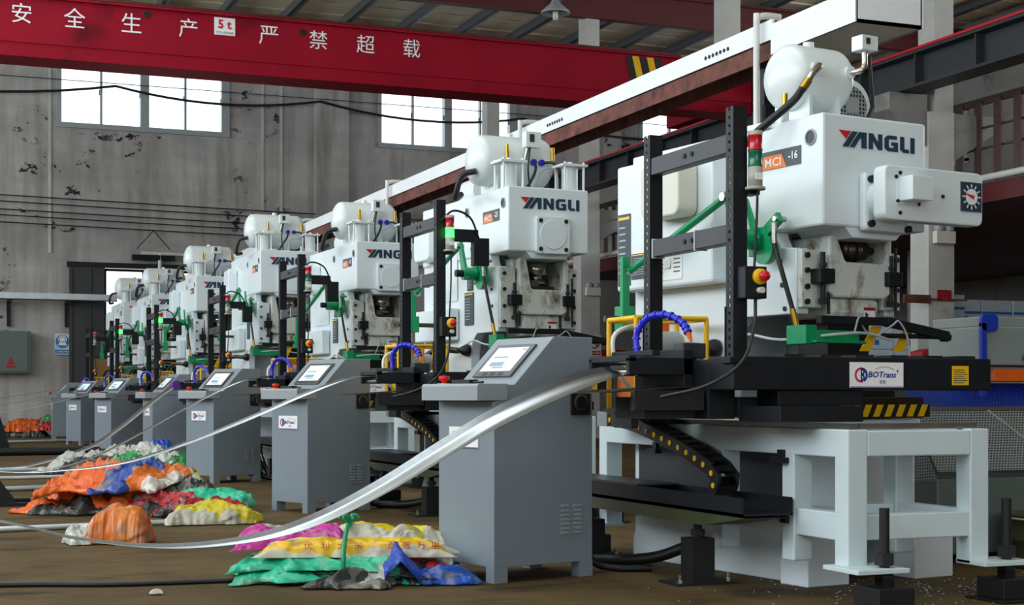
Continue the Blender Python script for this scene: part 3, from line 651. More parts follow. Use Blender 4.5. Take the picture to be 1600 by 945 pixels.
        G().box(.295, .43, -.29, -.2, 1.83, 1.945).obj('sensor_cover', 'press_white', arm, .004)
        G().box(.28, .45, -.206, -.2, 1.815, 1.95).obj('cover_base', 'press_white', arm)
        for bx, bz in ((.3, 1.965), (.275, 1.945), (.3, 1.775), (.285, 1.83), (.42, 1.822), (.58, 1.87)): G().cyl((bx, -.208, bz), (bx, -.199, bz), .009, 10).obj('bolt', 'grime_black', arm)
        dl = flat(rect(.145, .145), arm, 'steel', (.77, -.203, 1.88), t=.004, name='dial_plate')
        G().prism(rect(.135, .135), 'z', .002, .004).obj('dial_face', 'logo_navy', dl)
        G().prism(disc(.04), 'z', .004, .006).obj('dial_hub', 'white_print', dl)
        for q in range(12):
            t = R(30*q); c, s2 = math.cos(t), math.sin(t)
            G().prism([(c*.045 - s2*.003, s2*.045 + c*.003), (c*.062 - s2*.003, s2*.062 + c*.003), (c*.062 + s2*.003, s2*.062 - c*.003), (c*.045 + s2*.003, s2*.045 - c*.003)], 'z', .004, .006).obj('dial_mark', 'white_print', dl)
        G().prism([(-.055, .018), (.012, -.012), (.016, .006)], 'z', .006, .009).obj('dial_pointer', 'pink_print', dl)
    else:
        c0 = .215*w; c1 = .5*w
        cv = P(G().prism(rounded(c0, c1, 1.985*k, 2.27*k, .025), 'y', -.045, 0), 'crank_cover', 'press_white', .006)
        m2 = (c0+c1)/2
        G().cyl((m2, -.052, 2.13*k), (m2, -.044, 2.13*k), .11*w, 26).obj('cover_disc', 'press_white', cv)
        for bx in (c0+.035, c1-.035):
            for bz in (2.02*k, 2.235*k): G().cyl((bx, -.053, bz), (bx, -.043, bz), .016, 12).obj('bolt', 'grime_black', cv)
    # air tank on saddles with fittings
    if i == 0:
        tr, tl, ty, tz = .165, .43, .42, H+.255; tx = .06
    else:
        tr, tl, ty, tz = .2*k, .70*w, .52, H+.26*k; tx = -.1
    tk = P(G().capsule((tx, ty, tz), (tx+tl, ty, tz), tr), 'air_tank', 'tank_white')
    for xx in (tx+tl*.25, tx+tl*.68):
        G().prism([(ty-tr*.8, H+.002), (ty+tr*.8, H+.002), (ty+tr*.8, tz-tr*.3), (ty-tr*.8, tz-tr*.3)], 'x', xx, xx+.02).obj('saddle', 'tank_white', tk)
    G().cyl((tx+tl*.5, ty, tz+tr-.01), (tx+tl*.5, ty, tz+tr+.025), .028, 12).obj('plug', 'tank_white', tk)
    if i == 0:
        for ex, ang in ((tx+.12, -1), (tx+tl-.09, 1)):
            G().cyl((ex, ty-tr-.015, tz+.02), (ex, ty-tr+.03, tz+.02), .032, 14).obj('port', 'tank_white', tk)
        e = tx+.12
        hose([(e, ty-tr, tz+.02), (e-.02, ty-tr-.05, tz+.02), (e-.07, ty-tr-.06, tz-.02), (e-.1, ty-tr-.06, tz-.06)], .017, 'steel', tk, 'elbow')
        G().cyl((e-.1, ty-tr-.06, tz-.06), (e-.14, ty-tr-.06, tz-.11), .022, 6).obj('coupling', 'brass', tk)
        hose([(e-.14, ty-tr-.06, tz-.11), (e-.2, ty-tr-.05, tz-.18), (e-.28, ty-tr+.1, tz-.3), (e-.33, ty-tr+.25, tz-.42)], .02, 'rubber', tk)
        e = tx+tl-.09
        hose([(e, ty-tr, tz+.02), (e+.02, ty-tr-.05, tz+.02), (e+.045, ty-tr-.06, tz+.05), (e+.045, ty-tr-.06, tz+.13)], .016, 'steel', tk, 'elbow')
        sw = G().box(e-.005, e+.10, ty-tr-.1, ty-tr-.02, tz+.12, tz+.195).obj('pressure_switch', 'tank_white', tk, .004)
        G().box(e+.02, e+.045, ty-tr-.104, ty-tr-.1, tz+.15, tz+.18).obj('gauge', 'dark_metal', sw)
        hose([(e+.08, ty-tr-.06, tz+.1), (e+.1, ty-tr-.05, tz-.02), (e+.15, ty-tr, tz-.14), (e+.15, ty-tr+.1, H)], .008, 'rubber', tk, 'cable')
        mt = P(G().cyl((W+.07, .62, H+.20), (W+.07, .95, H+.20), .145, 28), 'motor', 'press_white', .01)
        G().cyl((W+.07, .605, H+.20), (W+.07, .62, H+.20), .105, 28).obj('fan_grille', 'grime_black', mt)
        for q in range(-4, 5):
            l = math.sqrt(max(0, .1**2 - (q*.022)**2))
            G().box(W+.07+q*.022-.003, W+.07+q*.022+.003, .598, .605, H+.20-l, H+.20+l).obj('grille_bar', 'frame_grey', mt)
            G().box(W+.07-l, W+.07+l, .598, .605, H+.20+q*.022-.003, H+.20+q*.022+.003).obj('grille_bar', 'frame_grey', mt)
        G().box(W+.03, W+.11, .594, .6, H+.16, H+.24).obj('grille_boss', 'frame_grey', mt)
        fr = P(G().cyl((.02, .30, H+.0), (.02, .30, H+.07), .02, 14), 'air_filter', 'clear_hose')
        G().cyl((.02, .30, H+.07), (.02, .30, H+.14), .014, 10).obj('filter_fitting', 'brass', fr)
        P(G().box(-.03, .1, .38, .56, H-.02, H+.012), 'valve_plate', 'press_white', .005)
        P(G().cyl((.02, .47, H+.01), (.02, .47, H+.11), .012, 8), 'valve_spindle', 'grime_black')
    else:
        for xx in (.0, W-.16):
            bc = P(G().cyl((xx+.08, .16, H), (xx+.08, .16, H+.19*k), .065, 18), 'balance_cylinder', 'tank_white')
            G().box(xx-.03, xx+.19, .06, .26, H+.19*k, H+.21*k).obj('cylinder_flange', 'tank_white', bc, .003)
            for dx in (.0, .16):
                for dy in (.08, .24): G().cyl((xx+dx, dy, H), (xx+dx, dy, H+.225*k), .01, 8).obj('tie_bolt', 'tank_white', bc)
            G().hexnut((xx+.08, .16, H+.21*k), 'z', .02, .025).obj('nut', 'tank_white', bc)
        fy = ty - tr
        for q, m2 in ((.32, 'tank_white'), (.43, 'tank_white'), (.53, 'tank_white'), (.66, 'blue_hose'), (.76, 'blue_hose'), (.86, 'tank_white')):
            G().cyl((tx+tl*q, fy-.02, tz-.02), (tx+tl*q, fy+.04, tz-.02), .026, 12).obj('port', m2, tk)
        for q in (.32, .88):
            G().cyl((tx+tl*q, fy-.03, tz+.0), (tx+tl*q, fy-.03, tz+.1), .016, 8).obj('safety_valve', 'brass', tk)
        G().cyl((tx+tl*.53, fy-.04, tz-.02), (tx+tl*.55, fy-.06, tz+.08), .018, 10).obj('elbow', 'steel', tk)
        sw = G().box(tx+tl*.5, tx+tl*.5+.13, fy-.11, fy-.03, tz+.08, tz+.2).obj('pressure_switch', 'tank_white', tk, .004)
        G().box(tx+tl*.5+.03, tx+tl*.5+.07, fy-.114, fy-.11, tz+.12, tz+.18).obj('gauge', 'dark_metal', sw)
        hose([(tx+tl*.66, fy-.03, tz-.02), (tx+tl*.62, fy-.1, tz-.1), (tx+tl*.52, fy-.12, tz-.22), (tx+tl*.47, fy-.1, H)], .011, 'rubber', tk)
        hose([(tx+tl*.76, fy-.03, tz-.02), (tx+tl*.86, fy-.1, tz-.04), (tx+tl*.95, fy-.15, tz-.18), (tx+tl*1.0, fy-.15, H)], .011, 'rubber', tk)
        hose([(tx+tl*.57, fy-.08, tz+.09), (tx+tl*.53, fy-.1, tz-.1), (tx+tl*.56, fy-.1, H)], .007, 'rubber', tk, 'cable')
        hose([(tx+tl*.55, fy-.15, H), (tx+tl*.64, fy-.17, H+.15), (tx+tl*.82, fy-.17, H+.16), (tx+tl*.86, fy-.15, H)], .008, 'frame_grey', tk)
        hose([(tx+.02, ty-.1, tz-.1), (tx-.08, ty-.05, tz-.14), (tx-.1, ty+.02, tz-.3), (tx-.02, ty+.1, H)], .024, 'rubber', tk)
        P(G().cyl((W*.5, D-.6, H+.12), (W*.5, D-.25, H+.12), .13, 20).box(W*.5-.13, W*.5+.13, D-.6, D-.25, H, H+.05), 'motor', 'tank_white', .01)
    # left side: covers, reservoir, placards, hose flange
    if i == 0: P(G().box(-.12, .0, .70, D-.02, 1.49, 2.19), 'electrical_cabinet', 'press_white', .015)
    else:
        P(G().box(-.09, .0, .95, D-.04, 1.36*k, 1.62*k), 'control_box', 'press_white', .012)
        P(G().box(-.005, .0, .98, D-.2, 1.68*k, 2.28*k), 'side_hatch', 'press_white', .004)
    P(G().box(-.062, .004, .22, 1.09, .33, .69).box(-.012, .004, 1.12, D-.08, .33, .69), 'shade_panel', 'dark_metal', .004)  # dark sheets added low on the left side, standing in for shade
    xo = -.12 if i == 0 else 0
    P(G().prism(rounded(.0, .34, .815*H, .945*H, .05), 'x', xo-.13, xo-.005).box(xo-.1, xo-.04, .12, .24, .945*H, .955*H), 'oil_reservoir', 'plastic_milky' if i == 0 else 'press_white', .02).location = (0, D-.46 if i else D-.78, 0)
    def plac(yc, zc2, wy, hz, m='placard_dark', nm='data_plate', xo=-.003):
        q = flat(rect(wy, hz), p, m, (xo, yc, zc2), '-x', .003, nm)
        if lod == 2:
            if m == 'white_print':
                for r in range(5): [G().box(wy*c0, wy*(c0+.24), hz*(.36-.15*r), hz*(.40-.15*r), .001, .003).obj('print_line', 'badge_grey', q) for c0 in (-.44, .2)]
                G().prism([(-wy*.15, -hz*.1), (wy*.1, -hz*.1), (wy*.1, hz*.25), (wy*.08, -hz*.06)], 'z', .001, .003).obj('print_graph', 'badge_grey', q)
            else:
                G().prism([(-wy*.45, hz*.42), (wy*.45, hz*.42), (wy*.45, hz*.46), (-wy*.45, hz*.46)], 'z', .001, .003).obj('print_line', 'yellow_paint', q)
                for r in range(8): G().box(-wy*.4, wy*(.1+.03*(r % 3)), hz*(.3-.09*r), hz*(.325-.09*r), .001, .003).obj('print_line', 'frame_grey', q)
    if i == 0:
        plac(1.08, 1.60, .24, .15, 'white_print', 'diagram_plate', -.123)
        plac(1.5, 1.72, .12, .4, xo=-.123); plac(1.33, 1.62, .2, .14, xo=-.123)
        plac(.98, 1.24*k, .07, .06)
    else:
        plac(.72, 1.80*k, .11, .11); plac(.74, 1.60*k, .17, .26)
    fl = P(G().lathe([(.012, -.09), (.02, -.09), (.05, -.03), (.05, -.005), (.001, -.005)], (0, .74 if i else .82, 1.27*k), 'x', 16), 'hose_flange', 'rubber')
    hose([(-.06, .82, 1.27*k), (-.14, .95, 1.28*k), (-.2, 1.1, 1.25*k), (-.25, 1.2, 1.16*k)], .026, 'dark_steel', fl, 'flexible_conduit')
    hose([(-.04, .70, 1.32*k), (-.06, .5, 1.34*k), (-.05, .25, 1.30*k), (.05, -.02, 1.32*k), (.25, -.03, 1.33*k), (xr-.1, .03, 1.30*k)], .007, 'clear_hose', p, 'air_line')
    if lod == 2:
        hose([(xl+.05, .0, 1.33*k), (xl+.1, .02, 1.42*k), (xl+.16, .05, 1.36*k), (xl+.2, .02, 1.32*k), (xl+.3, .0, 1.38*k), (xr-.08, -.01, 1.40*k), (xr-.02, -.01, 1.30*k), (xr-.02, -.02, 1.1*k)], .005, 'frame_grey', p, 'air_line')
        for q, yy in enumerate((.28, .30, .31)): P(G().cyl((-.002, yy, (1.47+.13*q)*k), (.002, yy, (1.47+.13*q)*k), .013, 10), 'bolt', 'grime_black')
    # green feed linkage on the left side
    hz = .743*H; hy = .40
    lk = P(G().cyl((-.2, hy, hz), (-.02, hy, hz), .05, 18).box(-.09, -.02, hy-.08, hy+.05, hz-.08, hz+.06), 'linkage_hub', 'green_paint', .004)
    G().cyl((-.26, hy, hz), (-.2, hy, hz), .028, 14).obj('hub_shaft', 'black_metal', lk)
    G().prism([(hy-.05, hz-.04), (hy+.04, hz-.04), (hy+.13, hz+.24), (hy+.085, hz+.26)], 'x', -.19, -.165).prism([(hy-.06, hz), (hy+.0, hz+.03), (hy+.06, hz+.21), (hy+.04, hz+.21)], 'x', -.115, -.095).obj('lever', 'green_paint', lk, .003)
    G().bar((-.07, hy+.02, hz-.02), (-.07, hy-.17, hz+.1), .03, .055).cyl((-.09, hy-.06, hz-.05), (-.05, hy-.06, hz-.05), .075, 18).obj('crank_arm', 'green_paint', lk, .003)
    G().cyl((-.1, hy-.16, hz+.09), (-.03, hy-.16, hz+.09), .014, 8).obj('rod_pin', 'steel', lk)
    G().cyl((-.095, hy-.155, hz+.07), (-.095, hy-.155, hz-.03), .014, 8).obj('rod_end', 'steel', lk)
    G().cyl((-.095, hy-.155, hz-.03), (-.06, .15, 1.46*k), .012, 8).obj('push_rod', 'rubber', lk)
    G().cyl((-.06, .15, 1.46*k), (-.05, .13, 1.36*k), .015, 8).obj('rod_end', 'brass', lk)
    ry = 1.28
    G().cyl((-.18, hy+.11, hz+.22), (-.24, ry, hz-.1), .02, 10).obj('pull_rod', 'green_paint', lk)
    for a in ((-.18, hy+.11, hz+.22), (-.24, ry, hz-.1)): G().cyl((a[0]-.03, a[1], a[2]), (a[0]+.03, a[1], a[2]), .022, 10).obj('rod_joint', 'steel', lk)
    rv = P(G().bar((-.27, ry, hz-.02), (-.27, ry, hz-.3), .045, .03).box(-.31, -.23, ry-.04, ry+.04, hz-.42, hz-.29), 'rear_lever', 'green_paint', .003)
    G().cyl((-.4, ry, hz-.36), (-.02, ry, hz-.36), .018, 10).obj('cross_shaft', 'dark_steel', rv)
    return p
for i in range(7): make_press(i)

# ------------------------------------------------------------------ feeder tables, carriages, chains, pump frames
def jack(parent, x, y, ztop, zplate, base=(.18, .18, .1), tall=False):
    j = G().cyl((x, y, .02), (x, y, ztop), .022, 12).hexnut((x, y, zplate+.03), 'z', .042, .05).hexnut((x, y, zplate-.06), 'z', .042, .05).hexnut((x, y, base[2]), 'z', .042, .04).obj('jack_screw', 'grime_black', parent)
    b = G().box(x-base[0]/2, x+base[0]/2, y-base[1]/2, y+base[1]/2, .012, base[2]).box(x-base[0]*.7, x+base[0]*.7, y-base[1]*.7, y+base[1]*.7, 0, .012).obj('jack_base', 'grime_black', parent, .004)
    return j
def make_feeder(i):
    X, Y, yaw, W, D, H, badge, lod = STATION[i]; od = ORD[i]
    t = thing('feeder_table', 'pale grey welded feeder table on screw jacks at the %s press' % od, 'table', (X, Y, 0), 0, 'feeder tables')
    legs = [(-.34, -.70), (.30, -.70), (.30, -.16), (-.34, -.28), (-.34, .36), (-.34, 1.68)]
    for lx, ly in legs: G().box(lx, lx+.1, ly, ly+.1, .16, .65).obj('leg', 'table_paint', t, .006)
    for a in ((-.34, -.24, -.70, 1.78), (.30, .40, -.70, -.06)): G().box(a[0], a[1], a[2], a[3], .64, .76).obj('top_rail', 'table_paint', t, .006)
    for a in ((-.24, .30, -.70, -.60), (-.24, .30, -.16, -.06)): G().box(*a, .645, .755).obj('top_rail', 'table_paint', t, .006)
    for a in ((-.33, -.25, -.60, -.28), (.31, .39, -.60, -.16), (-.33, -.25, -.18, .36), (-.33, -.25, .46, 1.68)): G().box(*a, .28, .40).obj('lower_rail', 'table_paint', t, .006)
    for a in ((-.24, .30, -.69, -.61), (-.24, .30, -.15, -.07)): G().box(*a, .285, .395).obj('lower_rail', 'table_paint', t, .006)
    for a in ((-.40, -.14, -.86, -.60), (.30, .56, -.80, -.60), (-.45, -.24, 1.66, 1.86)): G().box(*a, .16, .18).obj('foot_plate', 'table_paint', t, .003)
    jack(t, -.22, -.79, .43, .16); jack(t, .48, -.72, .45, .16); jack(t, -.40, 1.8, .3, .16, (.2, .2, .11))
    G().box(-.315, -.275, -.68, 1.7, .76, .785).obj('guide_rail', 'steel', t); G().box(-.24, .38, -.645, -.61, .76, .785).obj('guide_rail', 'steel', t)
    if lod == 2:
        for yy in (-.24, 1.0): G().box(-.38, -.34, yy, yy+.1, .60, .625).box(-.36, -.34, yy+.03, yy+.07, .625, .66).obj('stop_tab', 'black_metal', t)
    tr = G().box(-.62, -.36, -.3, 1.8, .37, .38).box(-.62, -.61, -.3, 1.8, .37, .45).box(-.37, -.36, -.3, 1.8, .37, .45).obj('cable_tray', 'black_metal', t)
    G().box(-.61, -.37, .75, 1.8, .45, .458).obj('tray_lid', 'dark_metal', tr)
    G().prism([(-.3, .36), (1.75, .36), (1.5, .30), (.1, .30)], 'x', -.6, -.38).obj('tray_beam', 'olive_paint', tr)
    G().prism([(-.36, .38), (-.36, .33), (-.24, .30), (-.24, .38)], 'y', -.24, -.19).obj('tray_bracket', 'black_metal', tr)
    for yy in (.32, 1.55):
        G().box(-.56, -.44, yy-.06, yy+.06, .012, .22).box(-.66, -.34, yy-.1, yy+.1, 0, .012).cyl((-.5, yy, .22), (-.5, yy, .31), .02, 10).hexnut((-.5, yy, .23), 'z', .035, .03).obj('tray_post', 'grime_black', tr)
        for dx in (-.13, .13): G().cyl((-.5+dx, yy-.06, .012), (-.5+dx, yy-.06, .05), .009, 8).hexnut((-.5+dx, yy-.06, .012), 'z', .016, .014).obj('anchor_bolt', 'steel', tr)
    if i < 5:
        rnd = random.Random(i)
        for q in range(5):
            e = rnd.uniform(-.08, .08); hose([(-.55+e*.5, 1.78, .42), (-.62+e, 1.9, .36), (-.66+e*1.5, 1.86+e, .16+rnd.uniform(0, .1)), (-.58+e*2, 1.95+e, .03), (-.35+e, 2.05+e*2, .02)], .011, 'rubber', tr, 'cable')
        hose([(-.66, 1.2, .03), (-.5, 1.08, .035), (-.36, .98, .06), (-.22, .86, .13), (-.14, .78, .14)], .03, 'rubber', t, 'drain_hose')
    # drag chain
    ch = thing('drag_chain', 'black cable drag chain with yellow pivots beside the %s table' % od, 'drag chain', (X, Y, 0), 0, 'drag chains')
    path = smooth_path([(1.33, .777), (1.04, .758), (.61, .675), (.30, .60), (.14, .53), (.16, .47), (.3, .43)] and [(-.45, a, b) for a, b in ((1.33, .777), (1.04, .757), (.61, .675), (.31, .595), (.15, .53), (.15, .46), (.24, .425))], 8)
    L = 0; nxt = 0; pts = []
    for a, b in zip(path, path[1:]):
        seg = (b-a).length
        while nxt <= L + seg: pts.append(a + (b-a)*((nxt-L)/seg)); nxt += .088
        L += seg
    lm = G(); 
    for s in (-1, 1): lm.prism([(-.03, -.034), (.06, -.034), (.075, 0), (.06, .034), (-.03, .034), (-.045, 0)], 'x', s*.05-.008, s*.05+.008)
    lm.box(-.05, .05, -.01, .03, .028, .036).box(-.05, .05, -.01, .03, -.036, -.028); lme = lm.mesh('link')
    cm = G().cyl((-.062, 0, 0), (-.056, 0, 0), .014, 10).mesh('pivot_cap')
    for q, (a, b) in enumerate(zip(pts, pts[1:])):
        d = b-a; o = mk('link', lme, 'rubber', ch); o.location = (a+b)/2; o.rotation_euler = (math.atan2(d.z, d.y), 0, 0)
        c = mk('pivot_cap', cm, 'yellow_paint', o)
    G().box(-.52, -.38, 1.3, 1.42, .74, .82).obj('end_bracket', 'machine_grey', ch)
    # carriage with the black cross beam and perforated posts
    c = thing('feeder_carriage', 'black feeder carriage with perforated posts, signal lamp and cross beam at the %s press' % od, 'feeder', (X, Y, 0), 0, 'feeder carriages')
    G().box(-.69, .71, -.34, -.12, .93, 1.08).obj('cross_beam', 'black_metal', c, .006)
    G().box(-.45, .0, -.325, -.14, .86, .93).box(-.69, -.55, -.12, .62, .80, 1.07).box(-.55, -.12, -.5, -.15, .79, .86).box(-.55, -.28, -.15, .60, .82, .9).obj('carriage_body', 'grime_black' if lod < 2 else 'black_metal', c, .004)
    for yy in range(6): G().box(-.4+.19*yy, -.3+.19*yy, -.30, -.18, 1.08, 1.093).obj('bearing_block', 'grime_black', c)
    company_sign(c, (.06, -.344, 1.0), .29, detail=lod)
    yl = flat(rect(.095, .09), c, 'yellow_paint', (.53, -.342, 1.0), name='warning_label')
    if lod == 2:
        for q in range(7): G().box(-.04, .02 + .01*(q % 3), .025-.01*q, .028-.01*q, .001, .003).obj('print_line', 'badge_grey', yl)
    top = 2.18 if i == 0 else 2.31
    px = -.65 if i not in (3,) else -.55
    def post(yy):
        g = G().box(px-.035, px+.035, yy-.035, yy-.029, 1.06, top)
        for xx in (px-.035, px+.031):
            g.box(xx, xx+.004, yy-.029, yy-.008, 1.06, top).box(xx, xx+.004, yy+.006, yy+.03, 1.06, top)
            n = int((top-1.06)/.036)
            for q in range(n): g.box(xx, xx+.004, yy-.008, yy+.006, 1.06+q*.036, 1.06+q*.036+.022)
        return g.obj('post', 'black_metal', c)
    for yy in (-.3, .5):
        post(yy); G().box(px-.06, px+.06, yy-.05, yy+.05, 1.05, 1.075).box(px-.04, px+.04, yy+.03, yy+.034, 1.06, 1.3).obj('post_foot', 'black_metal', c)
    for zz in (top-.2, top-.6):
        r = G().box(px-.03, px+.03, -.27, .47, zz, zz+.085).obj('cross_rail', 'dark_metal', c, .004)
        for yy in (.05, .12): G().cyl((px-.036, yy, zz+.045), (px-.03, yy, zz+.045), .012, 10).obj('bolt', 'grime_black', r)
    if lod == 2:
        for yy in (.02, .44): G().box(px-.034, px+.034, yy, yy+.006, top-.605, top-.51).obj('cable_tie', 'pvc_white', c)
    # signal lamp
    lx, ly, lz = px+.052, -.375, top-.36
    tw = G().lathe([(.001, 0), (.032, 0), (.032, .09), (.001, .09)], (lx, ly, lz), 'z', 18).obj('signal_lamp', 'lamp_body', c)
    G().lathe([(.001, -.012), (.045, -.012), (.045, 0), (.001, 0)], (lx, ly, lz), 'z', 18).obj('lamp_foot', 'lamp_body', tw)
    lit = i in (1, 4, 5)
    G().lathe([(.001, .09), (.033, .09), (.033, .095), (.031, .1), (.031, .155), (.033, .158), (.001, .158)], (lx, ly, lz), 'z', 18).obj('green_lens', 'lens_green_lit' if lit else 'lens_green', tw)
    G().lathe([(.001, .16), (.033, .16), (.033, .165), (.031, .17), (.031, .225), (.033, .228), (.001, .228)], (lx, ly, lz), 'z', 18).obj('red_lens', 'lens_red', tw)
    G().lathe([(.033, .228), (.033, .245), (.001, .25)], (lx, ly, lz), 'z', 18).obj('lamp_cap', 'lamp_body', tw)
    G().box(px+.03, lx+.03, ly+.01, -.29, lz-.03, lz-.012).obj('lamp_bracket', 'black_metal', tw)
    if lod == 2: G().box(lx-.018, lx+.018, ly-.034, ly-.03, lz+.03, lz+.06).obj('lamp_label', 'white_print', tw)
    if i:
        am = G().box(px+.03, px+.3, -.3, -.26, top-.29, top-.2).obj('side_arm', 'black_metal', c, .004)
        G().box(px+.26, px+.38, -.31, -.24, top-.46, top-.26).obj('junction_box', 'black_metal', am, .004)
        hose([(px, -.34, top-.15), (px+.08, -.38, top-.08), (px+.22, -.34, top-.12), (px+.3, -.3, top-.26)], .008, 'rubber', am, 'cable')
    # emergency stop station
    eb = G().box(px-.02, px+.09, -.41, -.335, 1.33, 1.47).obj('stop_box', 'black_metal', c, .004)
    G().lathe([(.001, -.03), (.034, -.03), (.036, -.012), (.001, -.012)], (px+.05, -.40, 1.425), 'y', 18).obj('stop_collar', 'yellow_paint', eb)
    G().lathe([(.001, -.075), (.02, -.072), (.024, -.06), (.022, -.045), (.012, -.04), (.012, -.02)], (px+.05, -.40, 1.425), 'y', 16).obj('stop_button', 'red_plastic', eb)
    G().cyl((px+.05, -.44, 1.365), (px+.05, -.41, 1.365), .014, 12).obj('reset_knob', 'pvc_white', eb)
    hose([(px+.06, -.38, lz), (px+.06, -.375, 1.7), (px+.05, -.37, 1.47)], .006, 'rubber', c, 'cable')
    hose([(px+.05, -.38, 1.33), (px+.03, -.40, 1.2), (px-.06, -.45, 1.05), (px-.2, -.40, .95), (px-.32, -.2, .9)], .008, 'rubber', c, 'cable')
    # roll feed unit on the left of the carriage with its chute
    rf = G().box(-1.02, -.69, .02, .05, 1.0, 1.08).box(-1.02, -.69, .42, .45, 1.0, 1.08).box(-.74, -.69, .02, .45, .90, 1.12).box(-1.02, -.98, .02, .45, 1.06, 1.09).box(-.9, -.86, .02, .45, 1.09, 1.115).obj('roll_frame', 'black_metal', c, .004)
    G().cyl((-.97, .05, 1.015), (-.97, .42, 1.015), .02, 14).obj('roller', 'steel', rf); G().cyl((-.88, .05, 1.06), (-.88, .42, 1.06), .022, 14).obj('roller', 'steel', rf)
    if i == 3: G().cyl((-1.05, .1, 1.05), (-1.05, .35, 1.05), .06, 18).obj('sleeve', 'purple_print', rf)
    G().prism([(-1.2, .915), (-.72, .945), (-.72, .95), (-1.2, .92)], 'y', -.05, .42).obj('chute_plate', 'dark_steel', rf)
    G().box(-1.05, -.7, -.1, -.06, .84, .93).box(-.95, -.55, .0, .3, .80, .90).obj('chute_support', 'grime_black', rf)
    hs = hose([(-.78, .4, 1.08), (-.78, .42, 1.2), (-.75, .36, 1.28), (-.7, .26, 1.29), (-.66, .18, 1.25), (-.65, .14, 1.2)], .016, 'blue_hose', c, 'coolant_hose')
    if lod == 2:
        for q in range(13):
            a = [(-.78, .4, 1.08), (-.78, .42, 1.2), (-.75, .36, 1.28), (-.7, .26, 1.29), (-.66, .18, 1.25), (-.65, .14, 1.2)]
            sp = smooth_path(a, 5); v = sp[min(len(sp)-2, q*2)]; dv = (sp[min(len(sp)-1, q*2+1)] - v).normalized()
            G().cyl(v, v+dv*.01, .021, 10).obj('hose_ring', 'blue_hose', hs)
    G().cyl((-.65, .14, 1.2), (-.645, .12, 1.16), .014, 10, .006).obj('nozzle', 'orange_paint', hs)
    G().box(-.72, -.6, .06, .16, 1.08, 1.15).box(-.68, -.64, .08, .14, 1.0, 1.08).obj('sensor_block', 'dark_metal', c, .004)
    # lubrication pump in its yellow tube frame
    pu = thing('lubrication_pump', 'lubrication pump in a yellow tube frame behind the %s feeder' % od, 'pump', (X-.44, Y+.86, .84), 0, 'lubrication pumps')
    g = G()
    for a in (-.2, .2):
        for b in (-.16, .16): g.cyl((a, b, 0), (a, b, .46), .014, 8)
    for a in (-.2, .2): g.cyl((a, -.16, .46), (a, .16, .46), .014, 8)
    for b in (-.16, .16): g.cyl((-.2, b, .46), (.2, b, .46), .014, 8)
    for b in (-.16, .16): g.cyl((-.2, b, .28), (-.2, b, .28+.001), .014, 8)
    for xx in (-.1, 0, .1): g.cyl((xx, -.16, .0), (xx, -.16, .46), .009, 6) if i else None
    g.obj('tube_frame', 'yellow_paint', pu)
    G().box(-.17, .17, -.13, .13, .01, .22).obj('oil_tank', 'badge_orange' if i == 0 else 'yellow_paint', pu, .01)
    G().cyl((-.06, -.03, .33), (.1, -.03, .33), .07, 18).box(-.09, -.05, -.09, .04, .26, .4).obj('pump_motor', 'frame_grey', pu)
    G().cyl((.1, -.03, .33), (.115, -.03, .33), .06, 18).obj('motor_cap', 'yellow_paint', pu)
    G().box(-.05, .06, -.02, .06, .4, .44).obj('terminal_box', 'orange_paint', pu)
    G().box(-.22, .2, -.18, .18, -.02, 0).box(-.2, -.16, -.1, .1, -.1, -.02).box(.0, .14, .1, .18, -.09, -.02).obj('base_plate', 'dark_metal', pu)
    hose([(-.2, -.1, .1), (-.3, -.14, .2), (-.3, -.1, .36), (-.18, -.05, .42), (-.05, 0, .42)], .012, 'pvc_white', pu)
for i in range(7): make_feeder(i)

